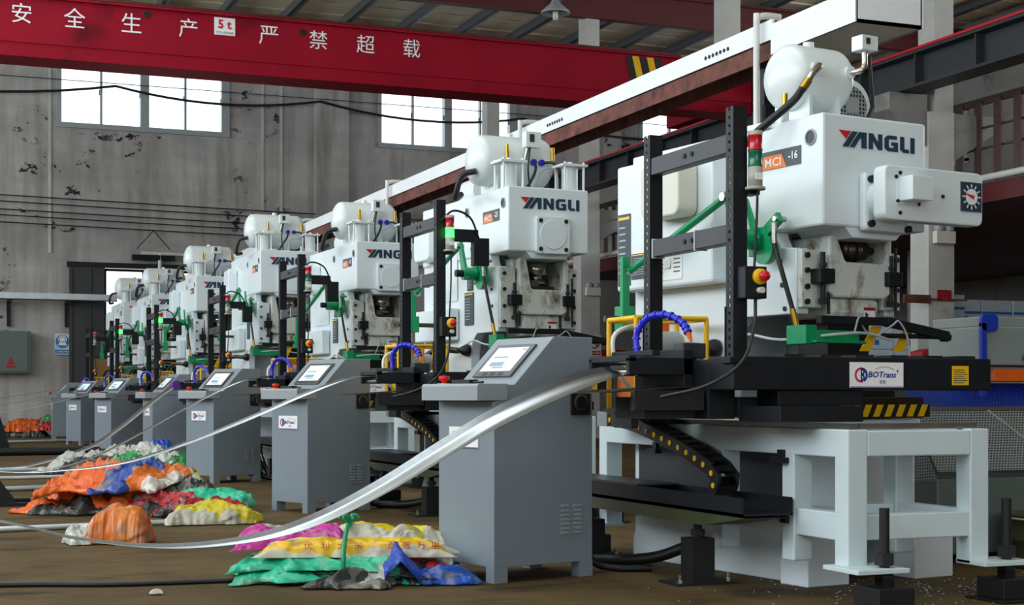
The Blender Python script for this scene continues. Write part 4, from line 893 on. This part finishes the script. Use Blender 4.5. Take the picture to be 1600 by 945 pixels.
# ------------------------------------------------------------------ control cabinets
CAB = [(2.62, 6.75, 13), (2.86, 11.34, 20), (2.95, 15.65, 24), (2.98, 20.05, 6), (2.99, 24.45, 24), (2.98, 28.85, 26), (2.8, 32.6, -2)]
def make_cabinet(i):
    x, y, rz = CAB[i]; lod = 2 if i < 3 else 1
    c = thing('control_cabinet', {0: 'grey sloped control cabinet nearest the camera, behind the strip', 6: 'farthest grey control cabinet by the rear wall'}.get(i, 'grey sloped control cabinet, %s from the camera' % ORD[i]), 'cabinet', (x, y, 0), rz, 'control cabinets')
    G().prism([(0, .075), (0, .88), (.02, .88), (.02, .96), (.12, .96), (.36, 1.2), (.6, 1.2), (.6, .075)], 'y', 0, .5).obj('body', 'cabinet_grey', c, .004)
    G().prism([(-.1, .882), (.08, .882), (.08, .9645), (-.09, .9645), (-.1, .955)], 'y', -.004, .504).obj('console_lip', 'cabinet_light', c, .003)
    for a in (0, .5):
        for b in (0, .52): G().box(b, b+.08, (a if a == 0 else a-.07), (a+.07 if a == 0 else a), 0, .078).obj('foot', 'cabinet_grey', c)
    # touch screen on the slope: local plane
    sc = bpy.data.objects.new('touch_screen', None); 
    me = G().box(-.17, .17, -.115, .115, 0, .012).mesh('touch_screen'); sc = mk('touch_screen', me, 'screen_bezel', c, .004)
    sc.location = (.238, .25, 1.077)
    nx = Vector((-.24, 0, .24)).normalized(); up = Vector((.24, 0, .24)).normalized(); rt = up.cross(nx)
    sc.rotation_euler = Matrix((rt, up, nx)).transposed().to_euler()
    G().box(-.135, .135, -.08, .09, .0125, .0135).obj('display', 'glass_screen', sc)
    for a, b, w2, h2 in ((-.04, .02, .12, .012), (-.03, -.03, .12, .03), (.0, -.055, .1, .01), (.11, .075, .03, .01)): G().box(a-w2/2, a+w2/2, b-h2/2, b+h2/2, .0136, .0142).obj('screen_graphic', 'screen_line', sc)
    if lod == 2:
        for q in range(3): G().box(-.09+.07*q, -.05+.07*q, -.108, -.09, .0122, .0135).obj('screen_key', 'dark_metal', sc)
    es = G().cyl((-.03, .40, .9645), (-.03, .40, .968), .035, 16).obj('stop_collar', 'yellow_paint', c)
    G().lathe([(.013, .966), (.013, .98), (.028, .985), (.028, 1.003), (.001, 1.008)], (-.03, .40, 0), 'z', 16).obj('stop_button', 'red_plastic', es)
    if lod == 2: G().box(-.05, .0, .14, .30, .9645, .985).cyl((-.03, .05, .972), (-.03, .14, .972), .006, 8).obj('hand_tool', 'rubber', c)
    else: G().box(-.06, .0, .1, .34, .9645, .98).obj('button_strip', 'grime_black', c)
    company_sign(c, (-.004, .26, .70), .26, '-x', detail=lod)
    vl = G()
    lm = G().prism([(0, 0), (.05, 0), (.05, .006), (.04, .014), (.01, .014), (0, .006)], 'y', -.008, .0).mesh('louvre')
    for q in range(2):
        for r in range(7):
            o = mk('louvre', lm, 'cabinet_light', c); o.location = (.40 + q*.075, -.001, .22 + r*.022)
    fn = G().box(.46, .58, -.012, 0, .81, .93).obj('fan_guard', 'grime_black', c, .003)
    G().lathe([(.03, -.016), (.045, -.016), (.045, -.012), (.03, -.012)], (.52, 0, .87), 'y', 16).obj('fan_ring', 'dark_metal', fn)
    G().box(.02, .58, .02, .48, .076, .079).obj('bottom_plate', 'grime_black', c)
    hose([(.59, .2, .3), (.7, .2, .2), (.72, .15, .05), (.8, .05, .02), (.95, -.05, .02)], .018, 'rubber', c, 'cable')
    return c
for i in range(7): make_cabinet(i)

# ------------------------------------------------------------------ metal strip running into each feeder
def make_strip(i, Y, pts, w, tilts, label):
    P = smooth_path([(x, Y, z) for x, z in pts], 6); n = len(P); g = G(); vs = []
    for k, p in enumerate(P):
        u = k/(n-1)*(len(tilts)-1); a = int(min(u, len(tilts)-2)); tl = R(tilts[a] + (tilts[a+1]-tilts[a])*(u-a))
        d = Vector((0, math.cos(tl), math.sin(tl))) * w/2
        tg = (P[min(k+1, n-1)] - P[max(k-1, 0)]).normalized(); nn = tg.cross(d).normalized() * .0008
        vs += [p-d-nn, p+d-nn, p+d+nn, p-d+nn]
    fs = [(k*4+a, k*4+(a+1) % 4, k*4+4+(a+1) % 4, k*4+4+a) for k in range(n-1) for a in range(4)] + [(3,2,1,0), (n*4-4, n*4-3, n*4-2, n*4-1)]
    g.add(vs, fs, True); o = g.obj('metal_strip', 'strip_steel'); 
    tag(o, label, 'metal strip', 'metal strips feeding the presses')
for i, (pts, w, tl) in enumerate([
    ([(-1.5, .9), (-.6, .62), (.34, .408), (.655, .325), (1.011, .283), (1.356, .305), (1.631, .377), (1.915, .506), (2.209, .672), (2.42, .79), (2.668, .90), (2.891, .982), (3.06, 1.022), (3.2, 1.035), (3.36, 1.035)], .14, (0, 0, 1, 5, 16, 27, 33, 30, 14, 0)),
    ([(-1.5, .8), (-.4, .5), (.577, .397), (.99, .398), (1.417, .448), (1.857, .585), (2.31, .763), (2.684, .923), (3.0, 1.035), (3.2, 1.05), (3.5, 1.04)], .11, (0, 0, 2, 6, 10, 10, 4, 0)),
    ([(-1.5, .7), (-.3, .35), (.7, .2), (1.25, .2), (1.704, .327), (2.07, .51), (2.632, .823), (3.1, 1.05), (3.3, 1.06), (3.5, 1.04)], .09, (0, 0, 2, 8, 8, 4, 0)),
    ([(-1.5, .3), (-.3, .05), (1.056, .03), (1.508, .08), (2.123, .273), (2.515, .53), (2.873, .82), (3.15, 1.02), (3.3, 1.05), (3.5, 1.04)], .16, (0, 4, 10, 16, 18, 8, 0)),
    ([(-1.5, .7), (0, .6), (1.5, .7), (2.5, .92), (3.1, 1.05), (3.5, 1.04)], .10, (2, 4, 4, 0)),
    ([(-1.5, .8), (0, .7), (1.5, .75), (2.5, .95), (3.1, 1.05), (3.5, 1.04)], .10, (2, 4, 4, 0)),
    ([(-1.5, .8), (0, .75), (1.5, .85), (2.5, 1.0), (3.1, 1.05), (3.5, 1.04)], .10, (2, 4, 4, 0))]):
    make_strip(i, STATION[i][1] + .2, pts, w, tl, 'bright steel strip sagging into the %s feeder' % ORD[i])

# ------------------------------------------------------------------ sacks and scrap on the floor
def sack(name, label, cat, loc, rz, L, Wd, Hh, m, seed, cr=.03, lift=None, nu=84, nv=46, group='empty woven sacks', freq=5., taper=0., droop=0.):
    off = Vector((seed*7.3, seed*3.1, seed*1.7)); top = []; bot = []
    fold = random.Random(seed).uniform(-.6, .6)
    for b in range(nv+1):
        for a in range(nu+1):
            u = math.sin(math.pi/2*(2*a/nu-1)); v = math.sin(math.pi/2*(2*b/nv-1))
            ex = 1 + .16*noise.noise(Vector((v*2.6, seed, .3)) + off); ey = 1 + .26*noise.noise(Vector((u*3.4, seed, 9.)) + off) + .10*noise.noise(Vector((u*11., seed, 2.)) + off)
            x = u*L/2*ex; y = v*Wd/2*ey*(1 - taper*(u+1)/2)
            e = max(0, 1-abs(u)**5) ** .5 * max(0, 1-v*v) ** .5
            base = lift(x, y) if lift else 0.
            if droop: base -= droop*(max(0, abs(u)-.6)*L/2 + max(0, abs(v)-.45)*Wd/2)
            rg = 0.; am = 1.; fq = freq; xr = x*math.cos(fold) - y*math.sin(fold); yr = x*math.sin(fold) + y*math.cos(fold)
            for o in range(5):
                wv = noise.noise(Vector((xr*2, yr*2, 3.)) + off)*.25
                rg += am * (.9 - 2.6*abs(noise.noise(Vector(((xr+wv)*fq*.5, (yr+wv)*fq*1.5, o*5.)) + off))); am *= .66; fq *= 1.9
            zt = Hh*e + cr*rg*.5*(.25+.75*e)
            zb = max(base, .004 - loc[2])
            top.append((x, y, zb + max(.005, zt))); bot.append((x, y, zb + .002))
    n = (nu+1)*(nv+1); fs = []
    def I(a, b): return b*(nu+1)+a
    for b in range(nv):
        for a in range(nu):
            fs.append((I(a,b), I(a+1,b), I(a+1,b+1), I(a,b+1))); fs.append(tuple(n+i for i in (I(a,b+1), I(a+1,b+1), I(a+1,b), I(a,b))))
    ring = [I(a,0) for a in range(nu+1)] + [I(nu,b) for b in range(1,nv+1)] + [I(a,nv) for a in range(nu-1,-1,-1)] + [I(0,b) for b in range(nv-1,0,-1)]
    for i, j in zip(ring, ring[1:]+ring[:1]): fs.append((i, n+i, n+j, j))
    g = G().add(top+bot, fs, True); o = g.obj(name, m); o.location = loc; o.rotation_euler = (0, 0, R(rz))
    return tag(o, label, cat, group)
mat_sack('sack_teal', [(0, '#1fb48c'), (.35, '#2cc79c'), (.62, '#15936f')], 1, .5, 4)
mat_sack('sack_magenta', [(0, '#b8128a'), (.45, '#c01590'), (.62, '#b9b6a4')], 1, .35, 2.5, -.14, .14)
mat_sack('sack_yellow', [(0, '#cfcab8'), (.08, '#e8b80c'), (.62, '#d9d3c0')], 1, .12, 2, -.085, .085)
mat_sack('sack_yellow_print', [(0, '#cfcab5'), (.36, '#e3cf10'), (.9, '#d5d2b8')], 1, .3, 4, -.12, .12)
mat_sack('sack_white', [(0, '#b9b9b2'), (.5, '#d2d2ca')], 0, .6, 5)
mat_sack('sack_dark', [(0, '#3a3a38'), (.5, '#6a675f'), (.75, '#2a2b2c')], 0, .9, 7)
mat_sack('sack_blue', [(0, '#a9a9a2'), (.2, '#1244b0'), (.6, '#1a58c4')], 0, .15, 4, -.3, .3)
mat_sack('sack_orange_blue', [(0, '#ea6a1a'), (.30, '#e2601a'), (.52, '#2a4a9c'), (.78, '#e87830'), (.93, '#d8cfc4')], 0, .5, 3)
mat_sack('sack_orange', [(0, '#e5641a'), (.5, '#ef7a2a'), (.8, '#d8c4b4')], 1, .35, 4, -.3, .3)
mat_sack('sack_red', [(0, '#b01022'), (.6, '#c01428'), (.9, '#a89a96')], 0, .3, 4)
mat_sack('bag_orange', [(0, '#d06a18'), (.5, '#d97a1e'), (.85, '#bf5c12')], 0, .4, 6, -.2, .2)
mat_sack('bag_yellow', [(0, '#b9b5a4'), (.25, '#d8c414'), (.55, '#e6cf12'), (.86, '#c2bfae')], 1, .35, 4, -.22, .22)
mat_sack('sack_green', [(0, '#2f9a50'), (.4, '#c2c2b8'), (.7, '#1f7c3c')], 0, .7, 6)

A = (2.02, 7.25)                                   # tied bundle beside the nearest cabinet
def sA(dx, dy, dz, rz, L, W2, H2, m, seed, label, **kw): return sack('woven_sack', label, 'sack', (A[0]+dx, A[1]+dy, dz), -22+rz, L, W2, H2, m, seed, group='sacks of the tied bundle', **kw)
sA(.0, .0, 0, 0, 1.0, .60, .05, 'sack_dark', 1, 'dark dirty sack at the bottom of the tied bundle', cr=.05)
sA(-.08, -.02, .035, 2, .95, .56, .045, 'sack_teal', 2, 'lowest teal sack of the tied bundle', cr=.05, droop=.12)
sA(.04, -.04, .06, -4, .86, .52, .04, 'sack_dark', 13, 'grey sack between the teal ones of the bundle', cr=.05, droop=.1)
sA(-.10, -.03, .085, -3, .86, .50, .045, 'sack_teal', 11, 'middle teal sack of the tied bundle, left half', cr=.05, droop=.12)
sA(.08, -.08, .085, 5, .8, .42, .04, 'sack_red', 12, 'thin red sack showing in the middle of the bundle', cr=.04, droop=.1)
sA(.18, .10, .07, -6, .76, .50, .11, 'sack_teal', 3, 'teal sack folded over the right end of the bundle', cr=.06, droop=.2)
sA(.24, -.14, .085, 10, .5, .24, .07, 'sack_white', 4, 'grubby white sack poking out at the right of the bundle', cr=.05, droop=.1)
s_y = sA(.0, -.18, .125, 3, .92, .17, .085, 'sack_yellow', 5, 'yellow and white rice sack rolled along the bundle front', cr=.02)
sA(-.24, .07, .165, 3, .58, .28, .085, 'sack_magenta', 6, 'magenta and clear sack on top of the bundle, left', cr=.04, droop=.1)
sA(.14, -.04, .175, -2, .46, .22, .075, 'sack_yellow_print', 7, 'bright yellow printed sack on top of the bundle', cr=.04)
sA(.42, .0, .07, 40, .22, .20, .13, 'sack_yellow_print', 8, 'crumpled yellow bag mouth at the right end of the bundle', cr=.06)
sack('woven_sack', 'deep blue sack lying in front of the tied bundle', 'sack', (2.27, 6.90, 0), -8, .58, .26, .045, 'sack_blue', 9, cr=.06, lift=lambda x, y: max(0, .12*(1-abs(x+.09)/.11)), group='sacks of the tied bundle')
sack('clear_film', 'clear plastic film in front of the bundle', 'plastic film', (1.93, 6.88, 0), -22, .4, .2, .03, 'sack_dark', 10, cr=.06, group='loose plastic')
for k, (ch, u) in enumerate((('优', -.22), ('利', -.14), ('大', -.06), ('米', .02), ('百', .18), ('贩', .25), ('万', .32), ('里', .39))):
    lettering(ch, 'sign_red', s_y, (u, -.074, .06), height=.04, rot=(R(56), 0, 0))
tie = thing('green_tie', 'green cord knotted around the sack bundle', 'cord', (A[0]+.02, A[1]-.02, 0), -22)
G().tube(smooth_path([(0, -.30, .03), (0, -.29, .14), (0, -.20, .235), (0, .0, .275), (0, .2, .22), (0, .3, .06)], 5), .012, 8).obj('loop', 'green_paint', tie)
for k in range(6): a = k*1.05; G().tube(smooth_path([(0, -.05, .27), (.03*math.cos(a), -.05+.03*math.sin(a), .32), (.05*math.cos(a), -.05+.05*math.sin(a), .30)], 4), .008, 6).obj('knot_end', 'green_paint', tie)

B = (1.62, 12.1)                                   # heap with the orange and blue sack
hb = lambda x, y: .0
for k, (dx, dy, dz, rz, L, W2, H2, m, lb) in enumerate([
    (.05, .0, 0, -10, 1.25, 1.1, .08, 'sack_dark', 'dark sacks pressed flat under the orange and blue heap'),
    (.12, -.25, .04, -14, 1.0, .5, .07, 'sack_red', 'red sack showing at the foot of the orange and blue heap'),
    (-.12, .1, .07, -20, 1.1, .95, .08, 'sack_orange', 'orange sack in the middle of the heap'),
    (.3, .1, .09, 5, .8, .9, .09, 'sack_dark', 'grey crumpled sacks at the right of the heap'),
    (.36, .3, .16, 12, .6, .6, .08, 'sack_yellow_print', 'yellow sack tucked into the right of the heap'),
    (.2, .55, .14, 3, .8, .5, .08, 'sack_white', 'white sack at the back of the heap'),
    (.0, .35, .15, -8, .9, .7, .07, 'sack_green', 'green sack inside the heap')]):
    sack('woven_sack', lb, 'sack', (B[0]+dx, B[1]+dy, dz), rz-22, L, W2, H2, m, 20+k, cr=.10, droop=.3 if dz else 0, group='sacks of the orange and blue heap')
sack('woven_sack', 'big orange and blue printed sack spread over the heap', 'sack', (B[0]-.08, B[1]+.08, .15), -30, .98, .95, .03, 'sack_orange_blue', 31, cr=.17, lift=lambda x, y: .03+.13*(y+.4)-.2*max(0, -x-.25), group='sacks of the orange and blue heap', freq=3.5)
sack('woven_sack', 'red and green sack end lying right of the heap', 'sack', (2.08, 11.55, 0), -12, .7, .42, .09, 'sack_red', 32, cr=.07, group='sacks of the orange and blue heap')
sack('woven_sack', 'green and teal sack right of the heap', 'sack', (2.22, 11.75, .05), -20, .6, .3, .10, 'sack_teal', 33, cr=.06, group='sacks of the orange and blue heap')
bo = sack('stuffed_bag', 'stuffed orange bag tied at the neck on the floor', 'bag', (1.22, 9.5, 0), -25, .36, .30, .2, 'bag_orange', 41, cr=.05, group='bags')
G().lathe([(.10, 0), (.085, .05), (.04, .08), (.06, .12), (.05, .14), (.001, .14)], (-.15, .0, .06), 'x', 14).obj('neck', 'bag_orange', bo).rotation_euler = (0, R(-35), 0)
sack('clear_film', 'clear plastic film beside the stuffed orange bag', 'plastic film', (1.0, 9.52, 0), 10, .2, .2, .08, 'sack_white', 42, cr=.08, group='loose plastic')
sack('woven_sack', 'yellow and white sack lying alone between cabinet and heap', 'sack', (2.02, 10.72, 0), -16, .62, .44, .12, 'bag_yellow', 43, cr=.06, group='bags', taper=.5)
E2 = (2.3, 18.6)
for k, (dx, dy, dz, rz, L, W2, H2, m, lb) in enumerate([
    (0, -.4, 0, -20, 1.3, 1.2, .10, 'sack_dark', 'dark sack under the white heap by the fourth cabinet'),
    (-.1, 0, .08, -22, 1.3, 1.0, .08, 'sack_white', 'white sack spread on the heap by the fourth cabinet'),
    (.3, .2, .13, -10, .9, .8, .10, 'sack_white', 'white sack on the right of the heap by the fourth cabinet'),
    (.35, -.9, .0, -15, 1.0, .8, .16, 'sack_green', 'green and white sack before the fourth cabinet'),
    (.6, .3, .2, 0, .3, .3, .10, 'sack_blue', 'small blue bag on the white heap')]):
    sack('woven_sack', lb, 'sack', (E2[0]+dx, E2[1]+dy, dz), rz, L, W2, H2, m, 50+k, cr=.13, droop=.3 if dz else 0, group='sacks of the white heap')
for k, (dx, dz, m, lb) in enumerate([(0, 0, 'sack_dark', 'dark sack at the rear wall heap'), (.15, .12, 'sack_orange', 'orange sack on the rear wall heap'), (.65, .14, 'sack_red', 'red sack on the rear wall heap'), (.9, .22, 'sack_green', 'green sack on the rear wall heap')]):
    sack('woven_sack', lb, 'sack', (2.3+dx, 35.6, dz), -10, 1.2 if k == 0 else .8, 1.0, .18, m, 60+k, cr=.14, group='sacks at the rear wall')

# pipes, cables and bars on the floor
def rod(name, label, cat, pts, r, m): tag(G().tube(pts, r, 8).obj(name, m), label, cat, 'pipes and cables on the floor')
rod('floor_cable', 'black cable lying across the foreground floor', 'cable', smooth_path([(-.8, 7.62, .012), (.4, 7.49, .012), (.9, 7.32, .012), (1.5, 7.26, .012), (1.75, 7.2, .012)]), .012, 'rubber')
rod('floor_conduit', 'bright conduit on the floor under the stuffed orange bag', 'pipe', [(-.8, 10.3, .02), (1.1, 10.62, .02), (1.9, 10.75, .02)], .02, 'galvanised')
rod('floor_conduit', 'bright conduit on the floor left of the orange and blue heap', 'pipe', [(-.8, 14.7, .025), (.82, 15.07, .025), (2.3, 15.4, .025)], .025, 'galvanised')
rod('floor_conduit', 'bright conduit on the floor before the white heap', 'pipe', [(-.8, 18.5, .025), (1.02, 18.9, .025), (2.7, 19.3, .025)], .025, 'galvanised')
rod('floor_pipe', 'thick black pipe lying on the floor behind the white heap', 'pipe', [(-.8, 23.9, .06), (1.31, 24.2, .06), (2.8, 24.3, .06)], .06, 'rubber')
rod('floor_conduit', 'bright conduit on the floor before the two far cabinets', 'pipe', [(-.8, 29.9, .03), (1.65, 30.5, .03), (2.98, 31.3, .03)], .03, 'galvanised')
rod('floor_strip', 'pale flat strip lying on the floor behind the heap', 'metal strip', [(-.8, 17.0, .02), (1.0, 17.2, .02), (1.7, 17.3, .02)], .02, 'concrete_white')
t = thing('decoiler_base', 'black steel decoiler foot at the left picture edge', 'decoiler', (.3, 13.3, 0))
for yy in (-.3, .25): G().prism([(.0, .36), (.30, .36), (.54, .03), (.54, .0), (.12, .0), (.0, .05)], 'y', yy, yy+.06).box(.45, .68, yy-.02, yy+.08, 0, .03).obj('side_frame', 'black_metal', t, .004)
G().box(-.3, .28, -.24, .25, .04, .33).obj('housing', 'grime_black', t, .006); G().box(-.2, .34, -.3, .3, .35, .38).obj('top_plate', 'black_metal', t)
for xx, zz in ((.2, .28), (.2, .08)): G().cyl((xx, -.315, zz), (xx, -.3, zz), .025, 10).obj('bolt', 'steel', t)
t = thing('decoiler_base', 'far black decoiler foot at the left picture edge', 'decoiler', (1.25, 27.0, 0))
G().prism([(.0, .75), (.15, .75), (.36, .04), (.36, 0), (0, 0)], 'y', -.2, -.1).prism([(.0, .75), (.15, .75), (.36, .04), (.36, 0), (0, 0)], 'y', .2, .3).obj('side_frame', 'black_metal', t); G().box(-.4, .1, -.3, .3, .5, 1.0).obj('housing', 'grime_black', t)
random.seed(4)
g = G()
for k in range(260):
    a = 4.0 + random.gauss(.35, .45); b = 5.75 + random.gauss(0, .35); r = random.uniform(.003, .008)
    g.add([(a-r, b, .003), (a, b-r, .003), (a+r, b, .004), (a, b+r, .006)], [(0,1,2,3)])
tag(g.obj('metal_chips', 'galvanised'), 'bright metal chips scattered on the floor around the nearest table', 'metal chips', kind='stuff')
tag(sack('paper_scrap', 'small pale scrap of film on the floor', 'scrap', (1.05, 6.95, 0), 0, .06, .04, .015, 'sack_white', 71, cr=.02, nu=8, nv=6), 'small pale scrap of film on the foreground floor', 'scrap')

# ------------------------------------------------------------------ right background: machines, cartons
t = thing('guarded_machine', 'grey machine with blue bracket and perforated guards behind the nearest press', 'machine', (5.62, 6.9, 0))
G().box(.03, 1.6, .0, .5, 1.08, 1.30).box(.06, 1.6, .06, .5, 1.30, 1.36).obj('hood', 'machine_grey', t, .008)
G().prism(rounded(-.01, .11, 1.27, 1.37, .03), 'y', -.03, -.005).box(-.01, .03, -.03, -.005, .9, 1.32).obj('bracket', 'machine_blue', t, .004)
w = flat([(-.07, -.06), (.07, -.06), (0, .07)], t, 'sign_red', (.36, -.012, 1.17), name='warning_sign'); G().prism([(-.052, -.05), (.052, -.05), (0, .05)], 'z', .001, .003).obj('sign_field', 'yellow_paint', w); G().box(-.012, .012, -.04, .015, .003, .004).obj('sign_mark', 'grime_black', w)
G().box(.12, 1.6, .02, .3, .99, 1.06).obj('cross_bar', 'orange_paint', t, .004)
G().box(-.5, 1.6, .3, .5, .05, .98).obj('base', 'box_green_grey', t, .01)
def perf(name, pts, m, pitch=.02):
    me = bpy.data.meshes.new(name); me.from_pydata(pts, [], [(0,1,2,3)]); uv = me.uv_layers.new(name='UVMap')
    a, b, c, d2 = [Vector(p) for p in pts]; w2 = (b-a).length/pitch; h2 = (d2-a).length/pitch
    for q, co in enumerate(((0,0),(w2,0),(w2,h2),(0,h2))): uv.data[q].uv = co
    o = mk(name, me, m, t); s2 = o.modifiers.new('thickness', 'SOLIDIFY'); s2.thickness = .002; return o
perf('blue_guard', [(-.45, -.02, .84), (.9, -.02, .84), (.9, .12, .98), (-.45, .12, .98)], 'perforated_blue')
perf('grey_guard', [(-.5, -.28, .50), (.9, -.28, .50), (.9, -.03, .83), (-.5, -.03, .83)], 'perforated_grey')
perf('side_guard', [(-.52, .25, .40), (-.5, -.28, .45), (-.5, -.03, .83), (-.52, .25, .83)], 'perforated_grey')
G().bar((-.5, -.03, .835), (.9, -.03, .835), .02, .02).bar((.35, -.29, .5), (.02, -.02, .84), .02, .012).bar((.62, -.03, .83), (.62, .12, .985), .02, .03).obj('guard_frame', 'steel', t)
G().box(-.5, 1.2, -.27, .28, .05, .46).obj('lower_body', 'box_green_grey', t, .01)
t = thing('green_drum', 'olive green open drum right of the nearest table', 'drum', (5.66, 6.32, 0))
G().lathe([(.001, .01), (.26, 0), (.265, .02), (.26, .03), (.26, .14), (.268, .15), (.26, .16), (.26, .27), (.268, .28), (.25, .28), (.25, .03), (.001, .03)], (0, 0, 0), 'z', 32).obj('shell', 'olive_paint', t)
G().tube([(.266*math.cos(R(a)), .266*math.sin(R(a)), .26) for a in range(0, 361, 15)], .006, 6).obj('rim_wire', 'galvanised', t)
t = thing('concrete_plinth', 'weathered concrete block at the foot of the near column', 'plinth', (12.2, 15.6, 0))
G().box(0, 1.2, 0, .6, 0, 1.7).obj('block', 'concrete', t, .02); G().box(-.02, 1.22, -.02, .62, 1.15, 1.19).obj('joint', 'concrete_white', t)
cb = G().box(0, .58, 0, .5, 0, .4).mesh('carton'); tp = G().box(.0, .58, -.003, -.001, .18, .22).box(.25, .33, -.003, -.001, .06, .14).mesh('carton_tape')
n = 0
for (x0, y0, nx, nz, nm) in ((15.1, 19.2, 6, 6, 'in the stack right of the near column'), (13.2, 18.9, 3, 5, 'in the stack left of the near column'), (14.1, 18.35, 1, 6, 'in the narrow stack beside the near column')):
    for a in range(nx):
        for b in range(nz):
            lb = 'white carton %s, column %s, layer %s up' % (nm, ['one','two','three','four','five','six'][a], ['one','two','three','four','five','six'][b])
            if nx == 1: lb = 'white carton %s, layer %s from the floor' % (nm, ['one','two','three','four','five','six'][b])
            r = thing('carton', lb, 'carton', (x0 + a*.6, y0 + random.uniform(-.02, .02), b*.405), 0, 'white cartons')
            mk('box', cb, 'carton_white', r, .006); mk('print_band', tp, 'carton_tape' if (a+b) % 3 else 'sign_blue', r)
tag(G().prism([(0, 0), (.3, 0), (.26, .5), (.2, .56), (.04, .52)], 'y', 0, .25).obj('red_cover', 'sign_red'), 'dark red cover standing by the concrete block', 'cover').location = (11.75, 15.55, .95)
tag(G().box(-.05, .4, -.05, .3, 0, .95).obj('cover_stand', 'grime_black'), 'dark stand under the red cover', 'stand').location = (11.72, 15.55, 0)
for k, z in enumerate((1.5, 1.85)):
    q = thing('wall_notice', ['lower red notice on the rear wall between the presses', 'upper red notice on the rear wall between the presses'][k], 'sign', (15.2, 31.5, z)); flat(rect(.6, .28), q, 'sign_red', (0, 0, 0), t=.02, name='plate'); lettering('安全生产 人人有责', 'pink_print', q, (0, -.012, 0), width=.5, height=.08)
q = tag(G().box(14.6, 16.4, 31.52, 31.6, 0, 3.6).obj('partition_panel', 'concrete'), 'grey partition panel behind the second press', 'panel')
bpy.context.view_layer.update()
